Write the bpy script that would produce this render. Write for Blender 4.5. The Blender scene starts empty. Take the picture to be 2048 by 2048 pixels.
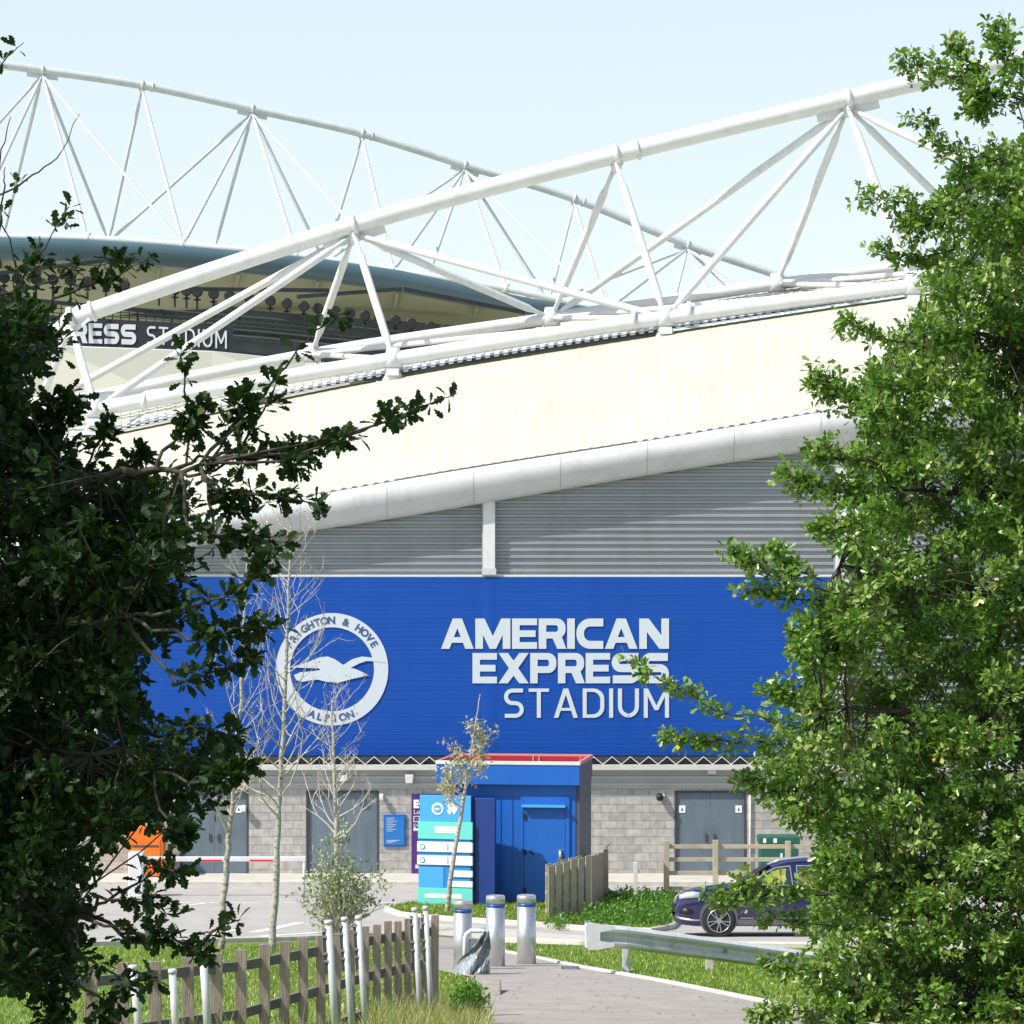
import bpy, bmesh, math, random
import numpy as np
from mathutils import Vector, Matrix
R = math.radians
rng = np.random.default_rng(7); random.seed(7)
scene = bpy.context.scene
col = scene.collection
F = 5500.0; H = 8.4; YH = 1150.0
def P(px, py, Y): return Vector(((px-1024)*Y/F, Y, H-(py-YH)*Y/F))
def Q(x, y, Y): return P(x*1.06, y*1.06, Y)
ZP = [(-40,6.9),(0,6.8),(24,4.3),(39,2.75),(50,1.55),(58,0.75),(64,0.3),(70,0.05),(73,0),(4000,0)]
def zraw(Y):
    for (a,za),(b,zb) in zip(ZP, ZP[1:]):
        if Y <= b: return za+(zb-za)*(Y-a)/(b-a)
    return 0.0
def zs(Y): return sum(zraw(Y+d) for d in (-3,-1.5,0,1.5,3))/5 if Y < 71 else (zraw(Y))
def zg(Y):
    if Y > 80 or Y < -5: return zs(Y)
    a = math.floor(Y*2)/2
    return zs(a)+(zs(a+.5)-zs(a))*(Y-a)*2
def gy(py):                                  # depth of the ground seen at row py
    lo, hi = 8.0, 140.0
    for _ in range(50):
        m = (lo+hi)/2
        if YH+F*(H-zg(m))/m > py: lo = m
        else: hi = m
    return lo
def G(px, py):
    Y = gy(py); return ((px-1024)*Y/F, Y)
# ---------------------------------------------------------------- materials
def mat(name, c, rough=.6, metal=0, var=0, scale=3, bump=0, bscale=20, c2=None, spec=.5, coat=0, stretch=(1,1,1), thr=None, grime=0, gs=(1.2,1.2,.12), gc=(.42,.40,.34)):
    m = bpy.data.materials.new(name); m.use_nodes = True
    n = m.node_tree.nodes; l = m.node_tree.links; b = n['Principled BSDF']
    b.inputs['Base Color'].default_value = (*c, 1); b.inputs['Roughness'].default_value = rough
    b.inputs['Metallic'].default_value = metal; b.inputs['Specular IOR Level'].default_value = spec
    b.inputs['Coat Weight'].default_value = coat
    if var or c2 or bump:
        tc = n.new('ShaderNodeTexCoord'); mp = n.new('ShaderNodeMapping'); mp.inputs['Scale'].default_value = stretch
        l.new(tc.outputs['Object'], mp.inputs[0])
    if var or c2:
        t = n.new('ShaderNodeTexNoise'); t.inputs['Scale'].default_value = scale; t.inputs['Detail'].default_value = 8
        t.inputs['Roughness'].default_value = .65
        l.new(mp.outputs[0], t.inputs['Vector'])
        r = n.new('ShaderNodeValToRGB'); a, e = r.color_ramp.elements
        lo, hi = thr or (.3, .7)
        a.position = lo; e.position = hi
        if c2: a.color = (*c, 1); e.color = (*c2, 1)
        else:
            a.color = (*[v*(1-var) for v in c], 1); e.color = (*[min(1, v*(1+var)) for v in c], 1)
        l.new(t.outputs['Fac'], r.inputs[0]); l.new(r.outputs[0], b.inputs['Base Color'])
    if bump:
        t2 = n.new('ShaderNodeTexNoise'); t2.inputs['Scale'].default_value = bscale; t2.inputs['Detail'].default_value = 6
        l.new(mp.outputs[0], t2.inputs['Vector'])
        bp = n.new('ShaderNodeBump'); bp.inputs['Strength'].default_value = bump; bp.inputs['Distance'].default_value = .02
        l.new(t2.outputs['Fac'], bp.inputs['Height']); l.new(bp.outputs[0], b.inputs['Normal'])
    if grime:
        tc2 = n.new('ShaderNodeTexCoord'); m2 = n.new('ShaderNodeMapping'); m2.inputs['Scale'].default_value = gs
        l.new(tc2.outputs['Object'], m2.inputs[0])
        g = n.new('ShaderNodeTexNoise'); g.inputs['Scale'].default_value = 1.6; g.inputs['Detail'].default_value = 9; g.inputs['Roughness'].default_value = .7
        l.new(m2.outputs[0], g.inputs['Vector'])
        q = n.new('ShaderNodeMapRange'); q.inputs[1].default_value = .48; q.inputs[2].default_value = .72; q.inputs[3].default_value = 0; q.inputs[4].default_value = grime
        l.new(g.outputs['Fac'], q.inputs[0])
        x = n.new('ShaderNodeMix'); x.data_type = 'RGBA'; x.blend_type = 'MULTIPLY'; l.new(q.outputs[0], x.inputs[0]); x.inputs[7].default_value = (*gc, 1)
        src = b.inputs['Base Color'].links[0].from_socket if b.inputs['Base Color'].links else None
        if src: l.new(src, x.inputs[6])
        else: x.inputs[6].default_value = (*c, 1)
        l.new(x.outputs[2], b.inputs['Base Color'])
    return m
def leafmat(name, stops, trans=.3, tc=(.2,.35,.04), rough=.36, spec=.5):
    m = bpy.data.materials.new(name); m.use_nodes = True
    n = m.node_tree.nodes; l = m.node_tree.links; b = n['Principled BSDF']
    at = n.new('ShaderNodeAttribute'); at.attribute_name = 'rnd'
    r = n.new('ShaderNodeValToRGB'); r.color_ramp.elements[0].color = (*stops[0][1], 1); r.color_ramp.elements[0].position = stops[0][0]
    r.color_ramp.elements[1].color = (*stops[-1][1], 1); r.color_ramp.elements[1].position = stops[-1][0]
    for p, c in stops[1:-1]:
        e = r.color_ramp.elements.new(p); e.color = (*c, 1)
    l.new(at.outputs['Fac'], r.inputs[0]); l.new(r.outputs[0], b.inputs['Base Color'])
    b.inputs['Roughness'].default_value = rough; b.inputs['Specular IOR Level'].default_value = spec
    tr = n.new('ShaderNodeBsdfTranslucent'); tr.inputs[0].default_value = (*tc, 1)
    mx = n.new('ShaderNodeMixShader'); mx.inputs[0].default_value = trans
    l.new(b.outputs[0], mx.inputs[1]); l.new(tr.outputs[0], mx.inputs[2]); l.new(mx.outputs[0], n['Material Output'].inputs[0])
    return m
def brickmat(name):
    m = mat(name, (.3,.29,.27), .9)
    n = m.node_tree.nodes; l = m.node_tree.links; b = n['Principled BSDF']
    tc = n.new('ShaderNodeTexCoord'); sp = n.new('ShaderNodeSeparateXYZ'); cb = n.new('ShaderNodeCombineXYZ')
    l.new(tc.outputs['Object'], sp.inputs[0]); l.new(sp.outputs[0], cb.inputs[0]); l.new(sp.outputs[2], cb.inputs[1])
    br = n.new('ShaderNodeTexBrick'); l.new(cb.outputs[0], br.inputs['Vector'])
    br.inputs['Color1'].default_value = (.46,.445,.41,1); br.inputs['Color2'].default_value = (.36,.35,.325,1)
    br.inputs['Mortar'].default_value = (.22,.215,.20,1); br.inputs['Scale'].default_value = 1
    br.inputs['Mortar Size'].default_value = .008; br.inputs['Mortar Smooth'].default_value = .15
    br.inputs['Brick Width'].default_value = .45; br.inputs['Row Height'].default_value = .225
    t = n.new('ShaderNodeTexNoise'); t.inputs['Scale'].default_value = 5; t.inputs['Detail'].default_value = 8
    l.new(cb.outputs[0], t.inputs['Vector'])
    mr = n.new('ShaderNodeMapRange'); mr.inputs[1].default_value = .3; mr.inputs[2].default_value = .7; mr.inputs[3].default_value = .78; mr.inputs[4].default_value = 1.12
    l.new(t.outputs['Fac'], mr.inputs[0])
    mx = n.new('ShaderNodeMix'); mx.data_type = 'RGBA'; mx.blend_type = 'MULTIPLY'; mx.inputs[0].default_value = 1
    l.new(br.outputs['Color'], mx.inputs[6]); l.new(mr.outputs[0], mx.inputs[7]); l.new(mx.outputs[2], b.inputs['Base Color'])
    bp = n.new('ShaderNodeBump'); bp.inputs['Strength'].default_value = .6; bp.inputs['Distance'].default_value = .01; bp.invert = True
    l.new(br.outputs['Fac'], bp.inputs['Height']); l.new(bp.outputs[0], b.inputs['Normal'])
    return m
M = dict(
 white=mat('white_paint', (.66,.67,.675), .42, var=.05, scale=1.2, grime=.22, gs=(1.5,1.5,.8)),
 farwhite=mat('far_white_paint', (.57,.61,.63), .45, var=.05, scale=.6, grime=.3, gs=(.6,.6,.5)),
 cream=mat('cream_roof_sheet', (.51,.505,.415), .55, var=.04, scale=.4, stretch=(3,.3,1), grime=.22, gs=(.5,.12,.3)),
 fascia=mat('white_fascia', (.64,.64,.65), .42, grime=.3, gs=(.8,1,.4), var=.05, scale=1.5, stretch=(.4,1,2)),
 steel=mat('grey_profiled_steel', (.32,.335,.36), .38, .25, grime=.25, gs=(.8,1,.15), var=.08, scale=.8, stretch=(.5,1,4)),
 steel2=mat('pale_profiled_steel', (.42,.42,.40), .5, .1, var=.08, scale=.8),
 gutter=mat('pale_gutter', (.66,.65,.60), .5, var=.1, scale=3, stretch=(1,1,6)),
 sign=mat('blue_sign_panel', (.008,.070,.355), .5, grime=.25, gs=(.9,1,.10), gc=(.55,.6,.7), var=.07, scale=.7, stretch=(.5,1,12), spec=.2),
 letter=mat('white_vinyl', (.56,.62,.67), .4),
 ringtxt=mat('grey_blue_vinyl', (.05,.09,.22), .5),
 gullbeak=mat('tan_vinyl', (.5,.42,.28), .5),
 block=brickmat('concrete_block'),
 door=mat('grey_blue_door_paint', (.125,.165,.20), .45, grime=.4, gs=(2.5,2.5,.5), var=.12, scale=1.2, bump=.05, bscale=4),
 darktrim=mat('dark_trim', (.05,.055,.06), .6),
 navy=mat('dark_navy', (.008,.012,.02), .6),
 teal=mat('slate_blue_tube', (.085,.145,.165), .35, var=.06, scale=.3),
 soffit=mat('cream_soffit', (.30,.32,.20), .7, var=.08, scale=.2),
 darksteel=mat('dark_steelwork', (.03,.04,.04), .6, var=.4, scale=.5),
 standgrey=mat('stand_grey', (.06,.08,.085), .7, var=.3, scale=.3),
 black=mat('black_housing', (.01,.01,.011), .5),
 asphalt=mat('pale_worn_asphalt', (.33,.315,.29), .9, c2=(.42,.40,.37), scale=1.3, bump=.3, bscale=60),
 path=mat('footpath_tarmac', (.27,.245,.225), .9, c2=(.36,.33,.30), scale=2.2, bump=.35, bscale=80),
 paving=mat('concrete_paving', (.48,.455,.40), .9, var=.1, scale=2, bump=.2, bscale=50),
 kerb=mat('concrete_kerb', (.52,.50,.45), .9, var=.15, scale=4, bump=.2, bscale=40),
 line=mat('road_paint', (.8,.79,.77), .7, var=.1, scale=6),
 soil=mat('grass_ground', (.10,.15,.025), .95, c2=(.17,.23,.045), scale=5, bump=.5, bscale=30),
 kblue=mat('kiosk_blue_paint', (.010,.12,.50), .4, grime=.3, gs=(2,2,.4), gc=(.6,.6,.6), bump=.12, bscale=2.5, var=.06, scale=1.5, spec=.5),
 kshade=mat('kiosk_shaded_side', (.075,.08,.12), .5),  # right face of the blue kiosk, its shade put into the colour
 red=mat('red_parapet_lining', (.38,.012,.018), .5, var=.1),
 redtrim=mat('pale_red_trim', (.6,.2,.2), .5),
 tblue=mat('sign_sky_blue', (.06,.36,.75), .4), tblue2=mat('sign_mid_blue', (.03,.22,.62), .4),
 taqua=mat('sign_aqua', (.14,.62,.56), .4), twhite=mat('sign_white', (.8,.8,.8), .4),
 tnavy=mat('totem_navy_shade', (.006,.034,.20), .5), tgreen=mat('totem_green_edge', (.01,.2,.14), .5),  # navy tone carries the shade of the totem's turned face
 purple=mat('purple_banner', (.075,.02,.17), .5, var=.05), 
 pblue=mat('noticeboard_blue', (.01,.12,.42), .4), orange=mat('orange_plastic', (.75,.16,.01), .5, var=.05),
 redpaint=mat('barrier_red', (.6,.03,.03), .4),
 stainless=mat('brushed_stainless', (.55,.56,.57), .34, .75, var=.06, scale=2, stretch=(1,1,20)),
 galv=mat('galvanised_steel', (.50,.515,.52), .5, .15, var=.18, scale=9, c2=(.63,.65,.66)),
 galvd=mat('weathered_galvanised', (.22,.26,.28), .55, .3, var=.2, scale=9),
 band=mat('blue_reflective_band', (.01,.09,.4), .35),
 wood=mat('weathered_picket', (.26,.20,.155), .85, c2=(.46,.38,.31), scale=6, stretch=(4,4,.5), bump=.4, bscale=14),
 wooddk=mat('weathered_grey_rail', (.13,.12,.11), .9, c2=(.20,.19,.17), scale=6),
 wood2=mat('silvered_timber', (.33,.29,.20), .85, c2=(.46,.41,.30), scale=5, bump=.3, bscale=20),
 bark=mat('oak_bark', (.04,.033,.025), .9, c2=(.08,.068,.052), scale=12, bump=.6, bscale=30),
 palebark=mat('pale_sapling_bark', (.42,.405,.36), .85, c2=(.17,.16,.135), scale=9, stretch=(1,1,2.5), bump=.4, bscale=30, thr=(.48,.62)),
 paletwig=mat('pale_twig_bark', (.48,.44,.36), .85, var=.2, scale=6),
 cargreen=mat('green_cabinet', (.012,.10,.07), .5),
 carpaint=mat('navy_car_paint', (.014,.012,.075), .2, .3, coat=1),
 carclad=mat('grey_car_cladding', (.09,.09,.10), .6),
 chrome=mat('bright_trim', (.7,.7,.72), .2, .8),
 tyre=mat('tyre_rubber', (.015,.015,.016), .8), rim=mat('alloy_rim', (.45,.45,.46), .3, .8),
 hivis=mat('yellow_hivis_cloth', (.85,.62,.02), .7, var=.15, scale=6, bump=.8, bscale=8), tan=mat('orange_hivis_cloth', (.6,.30,.04), .7, var=.15, scale=6),
 stone=mat('stone_slab', (.30,.27,.22), .9, var=.2, scale=6),
 plastic=mat('grey_plastic_sheet', (.10,.115,.13), .3, c2=(.38,.42,.45), scale=7, bump=.5, bscale=10),
 grille=mat('dark_grille', (.012,.012,.014), .4),
)
def glassmat():
    m = bpy.data.materials.new('window_glass'); m.use_nodes = True
    n = m.node_tree.nodes; l = m.node_tree.links; n.remove(n['Principled BSDF'])
    t = n.new('ShaderNodeBsdfTransparent'); t.inputs[0].default_value = (.82,.86,.86,1)
    g = n.new('ShaderNodeBsdfGlossy'); g.inputs['Roughness'].default_value = .03
    x = n.new('ShaderNodeMixShader'); x.inputs[0].default_value = .1
    l.new(t.outputs[0], x.inputs[1]); l.new(g.outputs[0], x.inputs[2]); l.new(x.outputs[0], n['Material Output'].inputs[0])
    return m
M['glass'] = glassmat()
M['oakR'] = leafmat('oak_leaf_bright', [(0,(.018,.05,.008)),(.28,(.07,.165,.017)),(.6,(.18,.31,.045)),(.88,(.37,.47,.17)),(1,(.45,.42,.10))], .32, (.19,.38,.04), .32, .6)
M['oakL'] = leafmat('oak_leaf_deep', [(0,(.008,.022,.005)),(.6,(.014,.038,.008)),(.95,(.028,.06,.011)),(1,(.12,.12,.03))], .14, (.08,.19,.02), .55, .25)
M['pale'] = leafmat('pale_shrub_leaf', [(0,(.09,.13,.05)),(.5,(.26,.31,.15)),(1,(.55,.56,.38))], .2)
M['sapleaf'] = leafmat('sapling_leaf', [(0,(.20,.22,.09)),(.6,(.46,.46,.28)),(1,(.6,.48,.26))], .25, (.3,.3,.08))
M['blade'] = leafmat('grass_blade', [(0,(.09,.16,.015)),(.6,(.20,.31,.035)),(.92,(.33,.42,.07)),(1,(.7,.68,.35))], .3, (.25,.42,.04))
M['dry'] = leafmat('dry_grass_blade', [(0,(.10,.20,.02)),(.4,(.24,.30,.06)),(1,(.55,.48,.22))], .25, (.35,.35,.1))
M['weed'] = leafmat('weed_leaf', [(0,(.035,.11,.01)),(1,(.12,.30,.025))], .25)

# ---------------------------------------------------------------- builders
def link(o, parent=None):
    col.objects.link(o)
    if parent is not None: o.parent = parent
    return o
def tag(o, label=None, cat=None, group=None, kind=None):
    if label: o['label'] = label
    if cat: o['category'] = cat
    if group: o['group'] = group
    if kind: o['kind'] = kind
    return o
def empty(name, loc=(0,0,0), rz=0):
    o = bpy.data.objects.new(name, None); o.location = loc; o.rotation_euler = (0,0,rz); o.empty_display_size = .3
    return link(o)
class MB:
    def __init__(s, smooth=False): s.v = []; s.f = []; s.m = []; s.sm = []; s.smooth = smooth
    def add(s, vs, fs, mi=0, sm=None):
        b = len(s.v); s.v += [tuple(v) for v in vs]; s.f += [tuple(i+b for i in f) for f in fs]
        s.m += [mi]*len(fs); s.sm += [s.smooth if sm is None else sm]*len(fs); return s
    def box(s, x0,x1,y0,y1,z0,z1, mi=0):
        return s.add([(x0,y0,z0),(x1,y0,z0),(x1,y1,z0),(x0,y1,z0),(x0,y0,z1),(x1,y0,z1),(x1,y1,z1),(x0,y1,z1)],
              [(0,3,2,1),(4,5,6,7),(0,1,5,4),(1,2,6,5),(2,3,7,6),(3,0,4,7)], mi, False)
    def bar(s, a, b, w, d, up=(0,0,1), mi=0):          # box bar from a to b
        a = Vector(a); b = Vector(b); t = (b-a).normalized(); u = Vector(up)
        x = t.cross(u)
        if x.length < 1e-4: x = t.cross(Vector((0,1,0)))
        x.normalize(); y = x.cross(t).normalized()
        vs = [p + x*i*w/2 + y*j*d/2 for p in (a,b) for i,j in ((-1,-1),(1,-1),(1,1),(-1,1))]
        return s.add(vs, [(3,2,1,0),(4,5,6,7),(0,1,5,4),(1,2,6,5),(2,3,7,6),(3,0,4,7)], mi, False)
    def tube(s, pts, r, seg=10, cap=True, mi=0):
        pts = [Vector(p) for p in pts]; n = len(pts)
        rs = r if isinstance(r, (list,tuple)) else [r]*n
        vs = []; x = None
        for i, p in enumerate(pts):
            t = (pts[min(i+1,n-1)]-pts[max(i-1,0)]).normalized()
            if x is None:
                x = t.cross(Vector((0,0,1)))
                if x.length < 1e-3: x = t.cross(Vector((0,1,0)))
            x = (x - t*x.dot(t)).normalized(); y = t.cross(x)
            for k in range(seg):
                a = 2*math.pi*k/seg; vs.append(p + (x*math.cos(a)+y*math.sin(a))*rs[i])
        fs = [(i*seg+k, i*seg+(k+1)%seg, (i+1)*seg+(k+1)%seg, (i+1)*seg+k) for i in range(n-1) for k in range(seg)]
        s.add(vs, fs, mi, seg > 4)
        if cap:
            b = len(s.v)-len(vs)
            s.f += [tuple(b+k for k in range(seg))[::-1], tuple(b+(n-1)*seg+k for k in range(seg))]; s.m += [mi]*2; s.sm += [False]*2
        return s
    def prism(s, poly, y0, y1, mi=0):                   # poly in (x,z), extruded in y
        n = len(poly)
        s.add([(x,y0,z) for x,z in poly]+[(x,y1,z) for x,z in poly],
              [tuple(range(n)), tuple(range(2*n-1,n-1,-1))]+[(i,i+n,(i+1)%n+n,(i+1)%n) for i in range(n)], mi, False)
        return s
    def sheet(s, rows):                                  # grid of points
        n = len(rows[0]); vs = [p for r in rows for p in r]
        return s.add(vs, [(i*n+j, i*n+j+1, (i+1)*n+j+1, (i+1)*n+j) for i in range(len(rows)-1) for j in range(n-1)])
    def build(s, name, m, parent=None, bevel=0, solid=0):
        me = bpy.data.meshes.new(name); me.from_pydata(s.v, [], s.f)
        for mm in (m if isinstance(m, list) else [m]): me.materials.append(mm)
        me.polygons.foreach_set('material_index', s.m); me.polygons.foreach_set('use_smooth', s.sm)
        me.update()
        bm = bmesh.new(); bm.from_mesh(me); bmesh.ops.recalc_face_normals(bm, faces=bm.faces); bm.to_mesh(me); bm.free()
        o = bpy.data.objects.new(name, me); link(o, parent)
        if solid:
            q = o.modifiers.new('Solidify','SOLIDIFY'); q.thickness = solid; q.offset = 0
        if bevel:
            q = o.modifiers.new('Bevel','BEVEL'); q.width = bevel; q.segments = 2; q.limit_method = 'ANGLE'; q.angle_limit = R(40)
        return o
def struct(name, o): o.name = name; o['kind'] = 'structure'; return o
def inst(name, bv, bf, pos, X, N, S, m, parent=None, rnd=None, smooth=False):
    """many small copies of a base shape merged into one mesh, numpy-fast"""
    bv = np.array(bv, float); k = len(pos); nv = len(bv)
    X = X/np.linalg.norm(X,axis=1,keepdims=True); Yv = np.cross(N, X); Yv /= np.linalg.norm(Yv,axis=1,keepdims=True)+1e-9
    Z = np.cross(X, Yv)
    S = np.asarray(S)
    if S.ndim == 1: S = np.stack([S,S,S],1)
    V = (pos[:,None,:] + bv[None,:,0,None]*S[:,0,None,None]*X[:,None,:] + bv[None,:,1,None]*S[:,1,None,None]*Yv[:,None,:]
         + bv[None,:,2,None]*S[:,2,None,None]*Z[:,None,:]).reshape(-1,3)
    lt = np.array([len(f) for f in bf]); idx = np.concatenate([np.array(f) for f in bf])
    loops = (idx[None,:] + (np.arange(k)*nv)[:,None]).ravel()
    tot = np.tile(lt, k); start = np.concatenate([[0], np.cumsum(tot)[:-1]])
    me = bpy.data.meshes.new(name); me.vertices.add(len(V)); me.vertices.foreach_set('co', V.astype(np.float32).ravel())
    me.loops.add(len(loops)); me.loops.foreach_set('vertex_index', loops.astype(np.int32))
    me.polygons.add(len(tot)); me.polygons.foreach_set('loop_start', start.astype(np.int32)); me.polygons.foreach_set('loop_total', tot.astype(np.int32))
    me.materials.append(m); me.update(calc_edges=True)
    if smooth: me.polygons.foreach_set('use_smooth', [True]*len(tot))
    at = me.attributes.new('rnd', 'FLOAT', 'POINT')
    if rnd is None: rnd = rng.random(k)
    at.data.foreach_set('value', np.repeat(rnd, nv).astype(np.float32))
    o = bpy.data.objects.new(name, me); return link(o, parent)
def sweep(path, prof, name, m, parent=None, smooth=False, closed=True):
    """profile (u sideways, v up) swept along a path of points"""
    mb = MB(smooth); n = len(prof); vs = []
    path = [Vector(p) for p in path]
    for i, p in enumerate(path):
        t = path[min(i+1,len(path)-1)]-path[max(i-1,0)]; t.z = 0; t.normalize(); sd = Vector((t.y,-t.x,0))
        vs += [p+sd*u+Vector((0,0,v)) for u,v in prof]
    rg = range(n) if closed else range(n-1)
    fs = [(i*n+j,i*n+(j+1)%n,(i+1)*n+(j+1)%n,(i+1)*n+j) for i in range(len(path)-1) for j in rg]
    if closed: fs += [tuple(range(n)), tuple((len(path)-1)*n+j for j in range(n))[::-1]]
    mb.add(vs, fs); return mb.build(name, m, parent)
def ground_sheet(name, poly, m, off, kind='structure', thick=0):
    bm = bmesh.new(); vs = [bm.verts.new((x,y,0)) for x,y in poly]; bm.faces.new(vs)
    ys = [y for _,y in poly]; a = math.floor(min(ys)*2)/2
    while a < min(80, max(ys)):
        g = bm.verts[:]+bm.edges[:]+bm.faces[:]
        bmesh.ops.bisect_plane(bm, geom=g, plane_co=(0,a,0), plane_no=(0,1,0)); a += .5
    for v in bm.verts: v.co.z = zg(v.co.y)+off
    bmesh.ops.recalc_face_normals(bm, faces=bm.faces)
    if sum(f.normal.z for f in bm.faces) < 0: bmesh.ops.reverse_faces(bm, faces=bm.faces)
    me = bpy.data.meshes.new(name); bm.to_mesh(me); bm.free(); me.materials.append(m)
    o = link(bpy.data.objects.new(name, me)); o['kind'] = kind
    return o
def inpoly(x, y, poly):
    c = np.zeros(len(x), bool); n = len(poly); j = n-1
    for i in range(n):
        xi, yi = poly[i]; xj, yj = poly[j]
        c ^= ((yi > y) != (yj > y)) & (x < (xj-xi)*(y-yi)/(yj-yi+1e-12)+xi); j = i
    return c
def sample_poly(poly, n):
    a = np.array(poly); lo = a.min(0); hi = a.max(0); out = np.zeros((0,2))
    while len(out) < n:
        p = lo+(hi-lo)*rng.random((n*2,2)); out = np.vstack([out, p[inpoly(p[:,0],p[:,1],poly)]])
    return out[:n]
# ---------------------------------------------------------------- lettering
def arc(cx,cy,rx,ry,a0,a1,n=8): return [(cx+rx*math.cos(R(a0+(a1-a0)*i/n)), cy+ry*math.sin(R(a0+(a1-a0)*i/n))) for i in range(n+1)]
def ribbon(path, t):
    L=[];Rr=[];n=len(path)
    for i,(x,y) in enumerate(path):
        a = Vector(path[max(i-1,0)]); b = Vector(path[min(i+1,n-1)]); d=(b-a).normalized(); nn=Vector((-d.y,d.x))
        L.append((x+nn.x*t/2,y+nn.y*t/2)); Rr.append((x-nn.x*t/2,y-nn.y*t/2))
    return [L+Rr[::-1]]
def glyph(c, w, t):
    h = t*.84                                             # horizontal strokes a little thinner
    if c == 'I': return [[(0,0),(0,1),(t,1),(t,0)]]
    if c == 'E': return [[(0,0),(0,1),(w,1),(w,1-h),(t,1-h),(t,.5+h/2),(w*.94,.5+h/2),(w*.94,.5-h/2),(t,.5-h/2),(t,h),(w,h),(w,0)]]
    if c == 'T': return [[(w/2-t/2,0),(w/2-t/2,1-h),(0,1-h),(0,1),(w,1),(w,1-h),(w/2+t/2,1-h),(w/2+t/2,0)]]
    if c == 'N':
        k = t*1.25; return [[(0,0),(0,1),(k,1),(w-t,k*.75/(w-t)+.12),(w-t,1),(w,1),(w,0),(w-k,0),(t,1-k*.75/(w-t)-.12),(t,0)]]
    if c == 'X':
        k = t*1.25; m1 = .5
        return [[(0,0),(w/2-k*.5,m1),(0,1),(k,1),(w/2,m1+.5*k/(w/2)*.8),(w-k,1),(w,1),(w/2+k*.5,m1),(w,0),(w-k,0),(w/2,m1-.5*k/(w/2)*.8),(k,0)]]
    if c == 'A':
        ts = t*1.1; a = ts*.55; o = lambda y: (w/2-a)*y; c0=.2 if t>.2 else .24; c1=c0+h*.85; ya=(w/2-ts)/(w/2-a)
        return [[(0,0),(o(1),1),(w-o(1),1),(w,0),(w-ts,0),(w-o(c0)-ts,c0),(o(c0)+ts,c0),(ts,0)],
                [(o(c1)+ts,c1),(w/2,ya),(w-o(c1)-ts,c1)]]
    if c == 'M':
        if t > .2: k=t*1.2; m_=.42; g=t*.42; s=(1-m_)/(w/2-k); q=s*(w/2-g-t); yb=0
        else: k=t*1.05; m_=.42; g=t*.45; s=(1-m_)/(w/2-k); yb=.26; q=yb+s*(w/2-g-t)
        return [[(0,0),(0,1),(k,1),(w/2,m_),(w-k,1),(w,1),(w,0),(w-t,0),(w-t,q),(w/2+g,yb),(w/2-g,yb),(t,q),(t,0)]]
    if c in 'PR':
        b = .34; r = .5*(1-b)*.9; cy1 = 1-r; cy0 = b+r
        bowl = [(0,1)]+arc(w-r,cy1,r,r,90,0)+arc(w-r,cy0,r,r,0,-90)
        ri = max(r-h,.05); hole = [(t,1-h)]+arc(w-t-ri,1-h-ri,ri,ri,90,0)+arc(w-t-ri,b+h+ri,ri,ri,0,-90)+[(t,b+h)]
        if c == 'P': out = [(0,0)]+bowl+[(t,b),(t,0)]
        else: out = [(0,0)]+bowl[:-3]+[(w*.86,b+.05),(w*1.03,0),(w*1.03-t*1.2,0),(w*.52,b),(t,b),(t,0)]
        return [out, hole]
    if c == 'D':
        r=.36; ri=.36-t*.7
        return [[(0,0),(0,1)]+arc(w-r,1-r,r,r,90,0)+arc(w-r,r,r,r,0,-90), [(t,h),(t,1-h)]+arc(w-t-ri,1-h-ri,ri,ri,90,0)+arc(w-t-ri,h+ri,ri,ri,0,-90)]
    if c == 'U':
        r=.32; return ribbon([(t/2,1),(t/2,.7)]+arc(t/2+r,t/2+r,r,r,180,270)+arc(w-t/2-r,t/2+r,r,r,270,360)+[(w-t/2,.7),(w-t/2,1)], t)
    if c == 'C':
        r=.34; return ribbon([(w,1-t/2)]+arc(t/2+r,1-t/2-r,r,r,90,180)+arc(t/2+r,t/2+r,r,r,180,270)+[(w,t/2)], t)
    if c == 'S':
        q=(1-t)/4
        return ribbon([(w*.96,1-t/2)]+arc(t/2+q,1-t/2-q,q,q,90,270,12)+arc(w-t/2-q,t/2+q,q,q,90,-90,12)+[(w*.04,t/2)], t)
def contours_mesh(name, conts, ext, m, parent):
    cu = bpy.data.curves.new(name,'CURVE'); cu.dimensions='2D'; cu.fill_mode='BOTH'; cu.extrude=ext
    for c in conts:
        sp = cu.splines.new('POLY'); sp.points.add(len(c)-1); sp.use_cyclic_u=True
        for p,(x,y) in zip(sp.points,c): p.co=(x,y,0,1)
    tmp = bpy.data.objects.new(name+'_tmp', cu); col.objects.link(tmp)
    dg = bpy.context.evaluated_depsgraph_get(); me = bpy.data.meshes.new_from_object(tmp.evaluated_get(dg))
    bpy.data.objects.remove(tmp); bpy.data.curves.remove(cu)
    me.materials.clear(); me.materials.append(m); me.name = name
    o = link(bpy.data.objects.new(name, me), parent); return o
def word(name, txt, ws, t, gap, x0, x1, ytop, ybot, Y, m, parent, slope=0, loc=True):
    """word fitted between pixel columns x0..x1 and rows ytop..ybot on a wall at depth Y"""
    x = 0; cs = []
    for ch in txt:
        w = t if ch == 'I' else ws[ch]
        cs += [[(px+x,py) for px,py in c] for c in glyph(ch, w, t)]; x += w+gap
    x -= gap; a = P(x0,ybot,Y); b = P(x1,ytop,Y); sx=(b.x-a.x)/x; sz=b.z-a.z
    cs = [[(px*sx,py*sz-slope*px*sx) for px,py in c] for c in cs]
    o = contours_mesh(name, cs, .004, m, parent); o.rotation_euler=(R(90),0,0); o.location=(a.x,Y,a.z)
    return o
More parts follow.
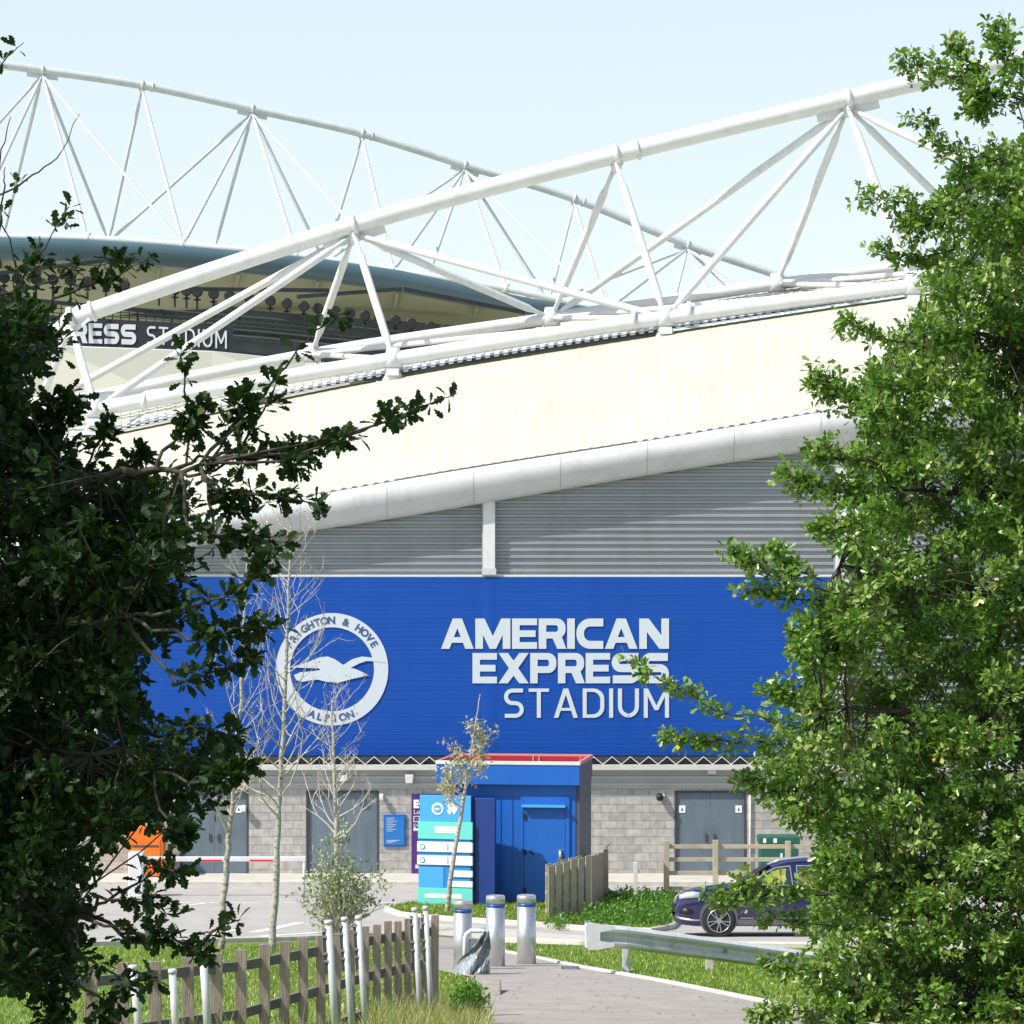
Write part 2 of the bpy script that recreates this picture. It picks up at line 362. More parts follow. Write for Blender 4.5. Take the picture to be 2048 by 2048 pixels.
def fontmesh(name, txt, size, m, parent, off=.0, ext=.008, align='LEFT', mw=None):
    cu = bpy.data.curves.new(name,'FONT'); cu.body=txt; cu.size=size; cu.offset=off; cu.extrude=ext; cu.align_x=align
    tmp = bpy.data.objects.new(name+'_tmp', cu); col.objects.link(tmp)
    dg = bpy.context.evaluated_depsgraph_get(); me = bpy.data.meshes.new_from_object(tmp.evaluated_get(dg))
    bpy.data.objects.remove(tmp); bpy.data.curves.remove(cu)
    me.materials.clear(); me.materials.append(m)
    if mw is not None: me.transform(mw)
    return link(bpy.data.objects.new(name, me), parent)
def join_into(name, objs, parent):
    bm = bmesh.new()
    for o in objs: bm.from_mesh(o.data)
    me = bpy.data.meshes.new(name); bm.to_mesh(me); bm.free(); me.materials.append(objs[0].data.materials[0])
    for o in objs: bpy.data.objects.remove(o)
    return link(bpy.data.objects.new(name, me), parent)
UP = Matrix.Rotation(R(90),4,'X')
# ================================================================ SETTING: ground
rows = [-40,-20,-10]+[i*.5 for i in range(-10,161)]+[90,110,150,220,400,800,1500,3000]
mb = MB(); mb.sheet([[Vector((x,y,zg(y) if y <= 80 else 0)) for x in (-900,-200,-60,0,60,200,900)] for y in rows])
ground = struct('ground', mb.build('ground', M['soil']))
road_poly = [(-60,gy(1772)),(60,gy(1772)),(60,gy(1893)),G(1349,1893),G(1160,1889),G(1010,1884),G(880,1872),G(760,1872),G(600,1880),G(300,1888),G(0,1895),(-60,gy(1900))]
ground_sheet('road', road_poly, M['asphalt'], .010)
pav = ground_sheet('pavement', [(-60,gy(1771)),(60,gy(1771)),(60,77.5),(-60,77.5)], M['paving'], .11)
path_poly = [G(866,1874),G(1010,1886),G(1016,1905),G(1085,1919),G(1160,1936),G(1349,1970),G(1577,2016),G(1800,2068),G(2100,2150),(1.2,8),(-.2,8),G(962,2300),G(975,2150),G(972,2048),G(968,1975),G(940,1955),G(872,1942)]
ground_sheet('footpath', path_poly, M['path'], .014)
isl = [G(772,1822),G(850,1808),G(960,1803),G(1200,1800),G(1360,1794),G(1372,1830),G(1342,1858),G(1300,1866),G(1180,1862),G(1090,1854),G(940,1844),G(850,1838),G(800,1832)]
ground_sheet('verge', isl, M['soil'], .10)
cr_poly = [G(876,1848),G(1010,1858),G(1180,1874),G(1290,1880),G(1290,1892),G(1160,1889),G(1010,1884),G(872,1870)]
ground_sheet('crossing_pavement', cr_poly, M['paving'], .018)
ground_sheet('side_path', [G(-300,1958),G(60,1960),G(66,1975),G(44,1992),G(-300,2012)], M['paving'], .018)
def kerb(pxs, w=.12, h=.12, name='kerb'):
    pts = []
    for (a,b) in zip(pxs, pxs[1:]):
        n = max(2, int(math.dist(G(*a),G(*b))/.5))
        A = G(*a); B = G(*b)
        for i in range(n): x=A[0]+(B[0]-A[0])*i/n; y=A[1]+(B[1]-A[1])*i/n; pts.append((x,y,zg(y)))
    x,y = G(*pxs[-1]); pts.append((x,y,zg(y)))
    o = sweep(pts, [(-w/2,-.05),(-w/2,h-.015),(-w/2+.015,h),(w/2-.015,h),(w/2,h-.015),(w/2,-.05)], name, M['kerb']); o['kind']='structure'; return o
kerb([(1012,1906),(1085,1920),(1160,1936.5),(1349,1970.5),(1577,2017),(1800,2069),(2100,2152)], .10, .05)
kerb([(-400,1771.5),(600,1771.5),(1200,1771.5),(2500,1771.5)], .16, .13)
kerb([(1370,1830),(1342,1859),(1300,1867),(1180,1863),(1090,1855),(940,1845),(850,1839),(800,1833),(772,1822),(850,1808)], .13, .12)
kerb([(0,1896),(300,1889),(600,1881),(760,1873),(872,1873)], .13, .10)
kerb([(1012,1885),(1160,1890),(1349,1894),(2400,1900)], .13, .10)
ground_sheet('bounce_sheet', [(-150,78),(150,78),(150,400),(-150,400)], M['paving'], .03)  # unseen pale sheet added to keep green bounce off the far soffit
# painted lines
def gline(pts, w, name='road_marking'):
    mb = MB(); vs=[]
    P2=[]
    for a,b in zip(pts, pts[1:]):
        n=max(2,int(math.dist(a,b)/.5))
        P2+= [(a[0]+(b[0]-a[0])*i/n, a[1]+(b[1]-a[1])*i/n) for i in range(n)]
    P2.append(pts[-1])
    for i,p in enumerate(P2):
        q=P2[min(i+1,len(P2)-1)]; r=P2[max(i-1,0)]; d=Vector((q[0]-r[0],q[1]-r[1])).normalized()
        for s in (-1,1):
            x=p[0]-d.y*s*w/2; y=p[1]+d.x*s*w/2; vs.append((x,y,zg(y)+.016))
    mb.add(vs,[(2*i,2*i+1,2*i+3,2*i+2) for i in range(len(P2)-1)])
    o=mb.build(name,M['line']); o['kind']='structure'; return o
for i,x in enumerate(range(120,760,70)): gline([G(x,1807),G(x+52,1807)], .12)
gline([G(505,1866),G(600,1846)], .26); gline([G(520,1874),G(640,1866)], .26); gline([G(470,1860),G(420,1870),G(300,1874)], .22)
gline([G(370,1812),G(425,1806)],.14); gline([G(560,1880),G(650,1874)],.14)
gline([G(1345,1868),G(1700,1866)],.14); gline([G(1370,1884),G(1760,1886)],.16); gline([G(1500,1857),G(1660,1857)],.1)

# ================================================================ NEAR STAND
YW = 77.2; YB = 76.4
stand = empty('stadium_stand', (0,YB,0)); stand.location=(0,0,0)
tag(stand, 'near stand with cream roof, white truss, ribbed wall and block base behind the blue sign', 'stadium stand')
X0, X1 = -17, 19
# block base with door openings
zt = H-(1577-YH)*YB/F                                    # top of blockwork
doors = [(360,497),(612,758),(1349,1493)]
dz = H-(1581-YH)*YB/F
mb = MB(); xs = [X0]
for a,b in doors: xs += [P(a,0,YB).x, P(b,0,YB).x]
xs.append(X1)
for i in range(0,len(xs),2): mb.box(xs[i],xs[i+1],YB,YB+.3,0,zt)
for i in range(1,len(xs)-1,2): mb.box(xs[i],xs[i+1],YB,YB+.3,dz,zt)
mb.build('block_wall', M['block'], stand)
for i in range(1,len(xs)-1,2):
    a,b = xs[i],xs[i+1]; m_=(a+b)/2
    f = MB(); f.box(a,a+.05,YB-.01,YB+.12,.1,dz); f.box(b-.05,b,YB-.01,YB+.12,.1,dz); f.box(a+.05,b-.05,YB-.01,YB+.12,dz-.05,dz)
    f.build('door_frame', M['darktrim'], stand)
    for s in ((a+.055,m_-.004),(m_+.004,b-.055)):
        d = MB().box(s[0],s[1],YB+.05,YB+.10,.12,dz-.055).build('door', M['door'], stand, .004)
        hx = m_-.12 if s[0]<m_-.1 and s[1]<m_ else m_+.12
        MB().box(hx-.03,hx+.03,YB+.02,YB+.049,1.0,1.2).build('door_handle', M['darktrim'], d)
        if i >= 5 or (i==1 and s[0]>m_):
            cx = s[0]+.16 if s[1]<m_ else s[1]-.16
            if i==1: cx=s[1]-.22
            pl = MB().box(cx-.09,cx+.09,YB+.035,YB+.049,dz-.62,dz-.42).build('door_plate', M['twhite'], d)
            MB().prism([(cx-.03,dz-.56),(cx,dz-.47),(cx+.03,dz-.56)],YB+.028,YB+.034).build('door_symbol', M['darktrim'], pl)
# grey sheet band above blockwork (ribs), gutter, zigzag deck edge
def ribbed(x0,x1,z0,z1,Y,pitch,dep,top=None):
    """horizontal trapezoid ribs; top(x) gives an upper limit"""
    prof=[]; z=z0
    while z < z1:
        prof += [(z,0),(z+pitch*.34,0),(z+pitch*.46,dep),(z+pitch*.80,dep),(z+pitch*.92,0)]; z+=pitch
    prof=[(min(z,z1),d) for z,d in prof if z<=z1+pitch*.2]
    n=1 if top is None else 24
    mb=MB(); X=[x0+(x1-x0)*i/n for i in range(n+1)]
    mb.sheet([[Vector((x,Y-d,min(z,top(x)) if top else z)) for x in X] for z,d in prof])
    return mb
zb0 = H-(1577-YH)*YB/F; zb1 = H-(1537-YH)*YB/F
ribbed(X0,X1,zb0+.002,zb1,YB-.03,.19,.05).build('lower_cladding', M['steel2'], stand)
g = sweep([(X0,YB-.22,zb1-.02),(X1,YB-.22,zb1-.02)], [(-.11,.14),(-.10,.03),(-.05,0),(.10,0),(.12,.14)], 'gutter', M['gutter'], stand)
# trapezoid roof deck of the lean-to whose sheet ends show as a zigzag
pitch=P(36.5,0,YB).x-P(0,0,YB).x; rows=[[],[]]; k=0; x=X0
zz0=H-(1527-YH)*YB/F; zz1=H-(1512-YH)*YB/F
while x<X1:
    z = zz0 if k%2 else zz1
    rows[0].append(Vector((x,YB-.20,z))); rows[1].append(Vector((x,YW+.1,z-.06))); x+=pitch/2; k+=1
mb=MB(); mb.sheet(rows); mb.build('lean_to_deck', M['standgrey'], stand)
mb=MB(); mb.sheet([[p+Vector((0,-.01,.005)) for p in rows[0]],[p+Vector((0,-.01,-.022)) for p in rows[0]]]); mb.build('deck_edge', M['gutter'], stand, solid=.01)
MB().box(X0,X1,YB-.05,YB+.02,zb1+.002,zz1-.02).build('deck_closure', M['darktrim'], stand)
# upper wall
zs_top = H-(1161-YH)*YW/F; zs_bot = H-(1510-YH)*YW/F
eT = [(-250,1060),(200,1000),(405,966),(600,932),(900,880),(1200,835),(1530,780),(1800,735),(2200,665)]   # roof edge, z1 px
eB = [(-250,1130),(200,1058),(345,1032),(550,1006),(700,985),(900,951),(1250,890),(1545,847),(1800,808),(2200,745)]
def lerp(t, x):
    for (a,ya),(b,yb) in zip(t,t[1:]):
        if x<=b: return ya+(yb-ya)*(x-a)/(b-a)
    return t[-1][1]
def sm(t,x): return sum(lerp(t,x+d) for d in (-120,-60,0,60,120))/5
YE=76.7
def zE(X): # underside height of the fascia at world X (z1 tables)
    x=(X*F/YE+1024)/1.06; return H-(sm(eB,x)*1.06-YH)*YE/F
ribbed(X0,X1,zs_top+.16,12.9,YW,.192,.07, top=lambda x: zE(x)+.25).build('upper_cladding', M['steel'], stand)
MB().box(X0,X1,YW-.02,YW+.1,-.1+2,zs_top-.1).build('backing_wall', M['darktrim'], stand)
mb=MB(); mb.box(X0,X1,YW-.16,YW+.02,zs_top+.02,zs_top+.15); 
mb.build('ledge', M['gutter'], stand, .01)
bolts=MB()
for i in range(46):
    x=X0+.4+i*.78; bolts.box(x-.02,x+.02,YW-.185,YW-.162,zs_top+.02,zs_top+.07)
bolts.build('ledge_bolts', M['darktrim'], stand)
for cx in (175,923,1586):
    xa=P(cx*1.06-12,0,YW).x; xb=P(cx*1.06+12,0,YW).x
    c=MB().box(xa,xb,YW-.30,YW-.05,zs_top+.16,zE(xa)+.15).build('column', M['white'], stand, .008)
    MB().box(xa-.04,xa-.003,YW-.22,YW-.05,zs_top+.16,zE(xa)+.1).build('column_flashing', M['steel'], c)
    MB().box(xa-.03,xb+.03,YW-.33,YW-.303,zs_top+.17,zs_top+.34).build('splice_plate', M['galv'], c)
for cx in (175,1586):
    xa=P(cx*1.06-12,0,YW).x; xb=P(cx*1.06+12,0,YW).x
    MB().box(xa,xb,YW-.30,YW-.05,zz1+.1,zs_top+.01).build('lower_column', M['white'], stand, .008)
ribbed(X0,P(150*1.06,0,YW).x,zz1+.1,zs_top,YW,.192,.045).build('side_cladding', M['steel'], stand)
ribbed(P(1605*1.06,0,YW).x,X1,zz1+.1,zs_top,YW,.192,.045).build('side_cladding', M['steel'], stand)
# fascia (bullnose) swept under the roof edge
prof=lambda d: [(0,0),(-.16,-.03),(-.22,-.13*d),(-.26,-.30*d),(-.25,-.46*d),(-.17,-.66*d),(-.03,-.88*d),(.10,-.98*d),(.30,-1.0*d),(1.2,-1.0*d)]
mb=MB(True); rows=[]
NX=90
for i in range(NX+1):
    x=-250+(2450)*i/NX; a=P(x*1.06,sm(eT,x)*1.06,YE); b=P(x*1.06,sm(eB,x)*1.06,YE-.3); d=a.z-b.z
    rows.append([Vector((a.x,a.y+u,a.z+v)) for u,v in prof(d)])
mb.sheet(rows); mb.build('fascia', M['fascia'], stand)
sj=MB()
for i in range(0,NX+1,6):
    x=-250+2450*i/NX; a=P(x*1.06,sm(eT,x)*1.06,YE); b=P(x*1.06,sm(eB,x)*1.06,YE-.3); d=a.z-b.z
    pr=prof(d)[:9]
    sj.sheet([[Vector((a.x+e,a.y+u*1.008-.003,a.z+v*1.004)) for u,v in pr] for e in (0,.018)])
sj.build('fascia_joint', M['steel2'], stand)
# roof: corrugated, ribs run up the slope
vT=[(-250,925),(130,838),(400,782),(530,752),(760,708),(1000,668),(1250,630),(1500,592),(1720,560),(2200,490)]
def roof_sheet(name, lo, ylo, hi, yhi, rib, m, lift=0, nv=5, pit=.30, x0=-250, x1=2200, bow=.5):
    mb=MB(False); cols=[]
    a0=P(x0*1.06,0,ylo).x; a1=P(x1*1.06,0,ylo).x; n=int((a1-a0)/pit)
    for i in range(n):
        for fr,hh in ((0,0),(.5,0),(.6,rib),(.9,rib)):
            t=(i+fr)/n; x=x0+(x1-x0)*t
            A=P(x*1.06,sm(lo,x)*1.06,ylo); B=P(x*1.06,sm(hi,x)*1.06,yhi)
            cols.append([A.lerp(B,j/nv)+Vector((0,0,hh+lift+bow*math.sin(math.pi*j/nv))) for j in range(nv+1)])
    mb.sheet(cols); return mb.build(name, m, stand, solid=0)
roof_sheet('roof', eT, YE-.12, vT, 92.0, .005, M['cream'], lift=.03)
vT2=[(x,y-4) for x,y in vT]
vB=[(-250,870),(130,800),(400,735),(600,700),(800,668),(1050,612),(1290,556),(1500,525),(1700,497),(2200,430)]
roof_sheet('upper_roof', vT2, 91.2, vB, 104, .02, M['cream'], lift=.03, bow=.1, nv=4)
vR=[(x,y-14) for x,y in vT]
roof_sheet('ridge_flashing', vT2, 91.0, vR, 92.4, .07, M['white'], lift=.05, nv=1, bow=0)
mb=MB(); mb.sheet([[P(x*1.06,sm(vT,x)*1.06,91.6)+Vector((0,0,dz)) for x in range(-250,2201,70)] for dz in (-1.2,.02)]); mb.build('ridge_upstand',M['cream'],stand)
tooth=MB(); tt=[]
a0=P(-250*1.06,0,YE).x; a1=P(2200*1.06,0,YE).x; n=int((a1-a0)/.30)
for i in range(n):
    X_=a0+.30*i; x=(X_*F/YE+1024)/1.06; z_=H-(sm(eT,x)*1.06-YH)*YE/F
    for u,v in ((0,.0),(.05,.06),(.15,.06),(.20,.0)): tt.append(Vector((X_+u,YE-.09,z_+v)))
tooth.sheet([tt,[p-Vector((0,0,p.z-q.z+.05)) if 0 else Vector((p.x,p.y,p.z-.07)) for p,q in zip(tt,tt)]]); tooth.build('eaves_closure',M['galvd'],stand,solid=.02)
# ---------------- trusses
def truss(parent, name, T, L, Rr, fans, YT, YL, YR, rt, rb, rd, m, ped=None, extraT=None, chordL=True, seg=14):
    tp=[Q(x,y,YT(x)) for x,y in T]; lp=[Q(x,y,YL(x)) for x,y in L]; rp=[Q(x,y,YR(x)) for x,y in Rr]
    ex=extraT or T
    # smooth top chord
    def smooth(pts, nn=6):
        out=[]
        for i in range(len(pts)-1):
            p0=pts[max(i-1,0)];p1=pts[i];p2=pts[i+1];p3=pts[min(i+2,len(pts)-1)]
            for k in range(nn):
                t=k/nn; out.append(.5*((2*p1)+(p2-p0)*t+(2*p0-5*p1+4*p2-p3)*t*t+(3*p1-p0-3*p2+p3)*t*t*t))
        return out+[pts[-1]]
    r=MB(True).tube(smooth([Q(x,y,YT(x)) for x,y in ex]), rt, 20).build('roof_truss', m, parent)
    for i,p in enumerate(tp):                             # collar and fin plates at each node
        root=MB(True); d=(tp[min(i+1,len(tp)-1)]-tp[max(i-1,0)]).normalized()
        root.tube([p-d*.09,p+d*.09], rt*1.28, seg); root.tube([p-Vector((0,0,rt*.9)),p-Vector((0,0,rt*2.1))],[rt*.8,rt*.35],seg)
        if i in fans: root.bar(p-d*1.1-Vector((0,0,rt*1.35)),p+d*1.1-Vector((0,0,rt*1.35)),.05,rt*1.1)
        root.build('node_collar', m, r)
        if i%2==0: MB(True).tube([p+d*.75-d*.05,p+d*.75+d*.05], rt*1.2, seg).build('chord_flange', m, r)
    for q in lp+rp: MB(True).tube([q-Vector((0,0,rb*1.1)),q+Vector((0,0,rb*1.5))],[rb*1.35,rb*.9],seg).build('node_stub', m, r)
    MB(True).tube(smooth(rp), rb, 16).build('bottom_chord', m, r)
    if chordL: MB(True).tube(smooth(lp), rb*.85, 16).build('bottom_chord', m, r)
    def strut(a,b,rr):
        v=(b-a); n=v.normalized()
        MB(True).tube([a+n*rt*.7, a+n*.9, a+n*1.2, b-n*1.0, b-n*.7, b],[rr*.55,rr*.6,rr,rr,rr*.6,rr*.55],10).build('strut', m, r)
    for i in range(len(tp)):
        ks = (i-1,i,i+1) if i in fans else (i,)
        for k in ks:
            if 0<=k<len(lp): strut(tp[i]-Vector((0,0,rt)),lp[k],rd)
            if 0<=k<len(rp): strut(tp[i]-Vector((0,0,rt)),rp[k],rd)
    for i in range(len(lp)):                               # lacing between the bottom chords
        if i<len(rp): MB(True).tube([lp[i],rp[i]], rd*.7, 8).build('cross_tie', m, r)
        if i+1<len(rp): MB(True).tube([lp[i],rp[i+1]], rd*.7, 8).build('cross_tie', m, r)
    if ped:
        for q in rp+lp:
            pd=MB(); pd.tube([q-Vector((0,0,.0)),q-Vector((0,0,ped*.6)),q-Vector((0,0,ped))],[.22,.26,.42],14)
            pd.box(q.x-.55,q.x+.55,q.y-.4,q.y+.4,q.z-ped-.12,q.z-ped)
            pd.box(q.x-.2,q.x+.2,q.y-.45,q.y+.45,q.z-ped*.75,q.z-ped*.45)
            pd.build('pedestal', m, r)
    return r
nearT=[(135,600),(668,425),(1163,292),(1600,186),(2040,84),(2480,-10)]
nearL=[(70,770),(588,668),(1040,600),(1466,536),(1880,480),(2300,430)]
nearR=[(180,772),(742,678),(1255,600),(1722,540),(2180,480),(2640,430)]
truss(stand,'near',nearT,nearL,nearR,(1,3,5),lambda x:95,lambda x:98,lambda x:91.2,.31,.25,.135,M['white'],ped=.75)
a_=Q(137,599,95); b_=Q(78,640,95.4); rt_=[o for o in stand.children if o.name.startswith('roof_truss')][0]
MB(True).tube([a_,a_.lerp(b_,.35),b_],[.31,.2,.1],16).build('end_cone',M['white'],rt_); MB().bar(Q(160,588,94.8),Q(112,628,95),.06,.7).build('end_plate',M['white'],rt_)
# collars along front bottom chord
for x,y in ((272,763),(1300,590),(1195,608)):
    a=Q(x,y-4,91.2); MB(True).tube([a-Vector((.07,0,-.01)),a+Vector((.07,0,.01))], .30, 16).build('flange', M['white'], stand)

# ================================================================ FAR STAND
far = empty('stadium_stand'); tag(far, 'far stand with slate blue curved roof rim, floodlights and dark interior', 'stadium stand')
farT=[(-120,105),(80,133),(268,161),(476,206),(683,252),(877,312),(1083,375),(1297,462),(1500,530),(1700,600)]
farL=[(-190,440),(5,450),(205,456),(405,470),(612,495),(805,530),(1035,570),(1262,605),(1480,640),(1690,680)]
farR=[(-60,445),(165,450),(345,462),(560,482),(742,510),(955,545),(1145,585),(1375,625),(1580,665),(1780,700)]
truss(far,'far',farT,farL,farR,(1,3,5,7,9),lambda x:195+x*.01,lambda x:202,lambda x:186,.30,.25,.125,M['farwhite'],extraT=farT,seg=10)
rim=[(-250,452),(-100,466),(0,470),(150,473),(300,482),(450,494),(600,508),(750,530),(900,560),(1000,578),(1110,590),(1250,604)]
ry=lambda x:150+ (x+250)*.015
rp=[Q(x,y,ry(x)) for x,y in rim]
rr=[.66]*8+[.6,.5,.38,.3]
MB(True).tube(rp, rr, 20).build('roof_rim', M['teal'], far)
# thin white tube painting the highlight along the rim top
MB(True).tube([p+Vector((0,.35,.60*rr[i]/.66)) for i,p in enumerate(rp)], .07, 8).build('rim_highlight', M['farwhite'], far)
# far roof skin behind the rim, sloping back
mb=MB(); mb.sheet([[p+Vector((0,.3,.2)) for p in rp],[p+Vector((0,30,-4.0)) for p in rp],[p+Vector((0,60,-10)) for p in rp]]); mb.build('roof', M['soffit'], far, solid=.3)
# soffit: cream underside bays divided by ribs
low=[(-250,545),(0,552),(200,562),(400,580),(600,603),(800,628),(1000,612),(1110,596),(1250,604)]
def rimy(x): return lerp(rim,x)
mb=MB(); rows=[[],[],[]]
for i in range(31):
    x=-250+1500*i/30
    rows[0].append(Q(x,rimy(x)+8,ry(x)+.4)); y2=lerp(low,x)
    rows[1].append(Q(x,rimy(x)+(y2-rimy(x))*.45,ry(x)+9)); rows[2].append(Q(x,y2,ry(x)+20))
mb.sheet(rows); mb.build('soffit', M['soffit'], far)
for i in range(2,30,3):
    x=-250+1500*i/30; y2=lerp(low,x)
    if y2-rimy(x)<25: continue
    a=Q(x,rimy(x)+16,ry(x)+.3); b=Q(x-14,y2,ry(x)+19)
    MB().bar(a,b,.18,.5).build('soffit_beam', M['soffit'], far)
# long dark diagonal beams and rear bay panels below
for a,b in (((-40,520),(240,487)),((330,545),(620,548)),((560,560),(760,545)),((760,545),(990,590)),((-50,556),(330,592)),((400,575),(760,640))):
    MB().bar(Q(*a,150),Q(*b,156),.12,.22).build('steel_beam', M['darksteel'], far)
# dark interior wall, tiers and gantry
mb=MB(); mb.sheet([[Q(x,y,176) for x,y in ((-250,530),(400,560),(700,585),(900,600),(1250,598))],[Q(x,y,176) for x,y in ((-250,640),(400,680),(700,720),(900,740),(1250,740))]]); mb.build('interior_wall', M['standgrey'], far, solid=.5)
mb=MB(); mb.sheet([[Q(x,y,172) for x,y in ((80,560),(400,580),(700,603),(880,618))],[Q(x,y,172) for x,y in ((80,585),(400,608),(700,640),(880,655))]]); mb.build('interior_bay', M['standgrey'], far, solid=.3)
for dy,rd in ((0,.07),(9,.03),(18,.03),(26,.09),(38,.12)):
    MB().tube([Q(x,y+dy,157) for x,y in ((-60,565),(100,572),(300,585),(500,601),(700,621),(900,645))], rd, 6).build('gantry_rail', M['darksteel'], far)
mb=MB(); 
for i in range(60):
    x=-60+16*i; y=lerp([(-60,565),(100,572),(300,585),(500,601),(700,621),(900,645)],x); mb.bar(Q(x,y,157.1),Q(x,y+38,157.1),.05 if i%4 else .14,.05)
mb.build('gantry_posts', M['darksteel'], far)
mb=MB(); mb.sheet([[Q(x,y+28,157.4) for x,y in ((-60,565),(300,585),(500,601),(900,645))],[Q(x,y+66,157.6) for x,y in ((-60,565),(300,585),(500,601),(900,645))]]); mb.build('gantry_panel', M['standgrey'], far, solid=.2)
fx=[8,33,68,100,133,165,200,235,300,330,352,372,403,433,470,510,541,573,600,632,660,689,715,746,776,812,840]
for x in fx:
    y=lerp([(0,524),(150,530),(350,548),(500,566),(600,582),(720,600),(850,624)],x)
    a=Q(x,y,155.5); mb=MB(True)
    t=MB(True)
    t.tube([a+Vector((0,.18,0)),a+Vector((0,.12,0)),a+Vector((0,-.1,0)),a+Vector((0,-.14,0))],[.16,.31,.31,.26],14)
    t.bar(a-Vector((0,0,.3)),a-Vector((0,0,1.0)),.12,.1); t.bar(a-Vector((.2,0,.45)),a-Vector((-.2,0,.45)),.1,.1)
    t.build('floodlight', M['black'], far)
# far lettering board
fs = empty('sign_board'); tag(fs,'dark stadium name board with pale lettering high in the far stand','sign')
bz=[(-90,588),(440,614),(440,668),(-90,648)]
mb=MB(); mb.add([Q(x,y,154) for x,y in bz]+[Q(x,y,154.3) for x,y in bz],[(0,1,2,3),(7,6,5,4),(0,4,5,1),(1,5,6,2),(2,6,7,3),(3,7,4,0)]); mb.build('panel', M['navy'], fs)
WB=dict(A=1.12,M=1.2,E=.86,R=.92,C=.92,N=1.02,X=1.06,P=.92,S=.98); WT=dict(S=.66,T=.68,A=.80,D=.72,U=.70,M=.84)
o=word('lettering','EXPRESS',WB,.26,.10,44*1.06,257*1.06,606*1.06,644*1.06,153.95,M['farwhite'],fs,slope=.03)
o=word('lettering','STADIUM',WT,.13,.22,277*1.06,428*1.06,615*1.06,649*1.06,153.95,M['farwhite'],fs,slope=.06)
# cream lower roof in front of the far stand
mb=MB(); mb.sheet([[Q(x,y,140) for x,y in ((-150,650),(100,657),(400,668),(660,694))],[Q(x,y,110) for x,y in ((-150,930),(100,880),(400,800),(660,760))]]); mb.build('lower_roof', mat('far_lower_roof',(.36,.36,.28),.6,var=.05), far, solid=.3)
MB().tube([Q(x,y-1,139.8) for x,y in ((-150,650),(100,657),(400,668),(660,694))], .13, 8).build('roof_edge', M['white'], far)

# ================================================================ BIG BLUE SIGN
sg = empty('sign_board'); tag(sg,'large royal blue wall sign with round white gull emblem and three lines of white lettering','sign')
xa=P(200*1.06,0,YW).x; xb=P(1568*1.06,0,YW).x
prf=[]; z=zs_bot
while z<zs_top: prf+=[(z,0),(z+.10,0),(z+.11,.004),(z+.12,0)]; z+=.125
mb=MB(); mb.sheet([[Vector((x,YW-.26-d,z)) for x in (xa,xb)] for z,d in prf]); mb.build('panel', M['sign'], sg, solid=.02)
cx=P(923*1.06,0,YW).x
mb=MB(True); mb.sheet([[Vector((cx+u,YW-.272-v*.6,z)) for z in (zs_bot+.02,zs_top-.02)] for u,v in ((-.2,.0),(-.14,.008),(-.07,.014),(0,.016),(.07,.014),(.14,.008),(.2,0))]); mb.build('panel_cover_strip', M['sign'], sg)
YS=YW-.289
word('lettering','AMERICAN',WB,.262,.055,882,1338,1237,1297.6,YS,M['letter'],sg)
word('lettering','EXPRESS',WB,.262,.055,945,1338,1306,1366.6,YS,M['letter'],sg)
word('lettering','STADIUM',WT,.135,.16,1008,1338,1377,1435.5,YS,M['letter'],sg)
# emblem
c=P(664,1338.6,YS); s_=YS/F; ro=112.5*s_; ri=84*s_
ring=contours_mesh('emblem_ring',[[(ro*math.cos(2*math.pi*i/96),ro*math.sin(2*math.pi*i/96)) for i in range(96)],[(ri*math.cos(2*math.pi*i/96),ri*math.sin(2*math.pi*i/96)) for i in range(96)]],.004,M['letter'],sg)
ring.rotation_euler=(R(90),0,0); ring.location=c
def ring_text(txt,a0,a1,flip,rad):
    os_=[]
    for i,ch in enumerate(txt):
        a=a0+(a1-a0)*i/(len(txt)-1)
        if ch==' ': continue
        x=rad*math.cos(R(a)); y=rad*math.sin(R(a)); rot=R(a-90) if not flip else R(a+90)
        mw=Matrix.Translation((x,y,.008))@Matrix.Rotation(rot,4,'Z')@Matrix.Translation((0,-.095,0))
        os_.append(fontmesh('emblem_text',ch,.28,M['ringtxt'],None,off=.012,ext=.002,align='CENTER',mw=mw))
    o=join_into('emblem_text',os_,ring)
ring_text('BRIGHTON & HOVE',150,31,False,98*s_); ring_text('ALBION',246,292,True,98*s_)
gull=[(175,397),(250,373),(300,353),(335,350),(365,362),(400,386),(440,361),(480,350),(530,355),(584,378),(540,371),(500,369),(468,380),(432,399),(452,403),(490,420),(505,430),(480,437),(440,446),(380,462),(330,459),(290,449),(255,453),(225,459),(200,452),(188,430),(215,418),(262,414),(302,408),(296,401),(240,399)]
gl=[((x-352)/2.147*s_,-(y-405)/2.147*s_) for x,y in gull]
gu=contours_mesh('emblem_gull',[gl],.004,M['letter'],sg); gu.rotation_euler=(R(90),0,0); gu.location=c+Vector((0,-.010,0))
bk=[((x-352)/2.147*s_,-(y-405)/2.147*s_) for x,y in ((484,421),(512,431),(484,436))]
b_=contours_mesh('gull_beak',[bk],.003,M['gullbeak'],gu); b_.location=(0,0,.006)
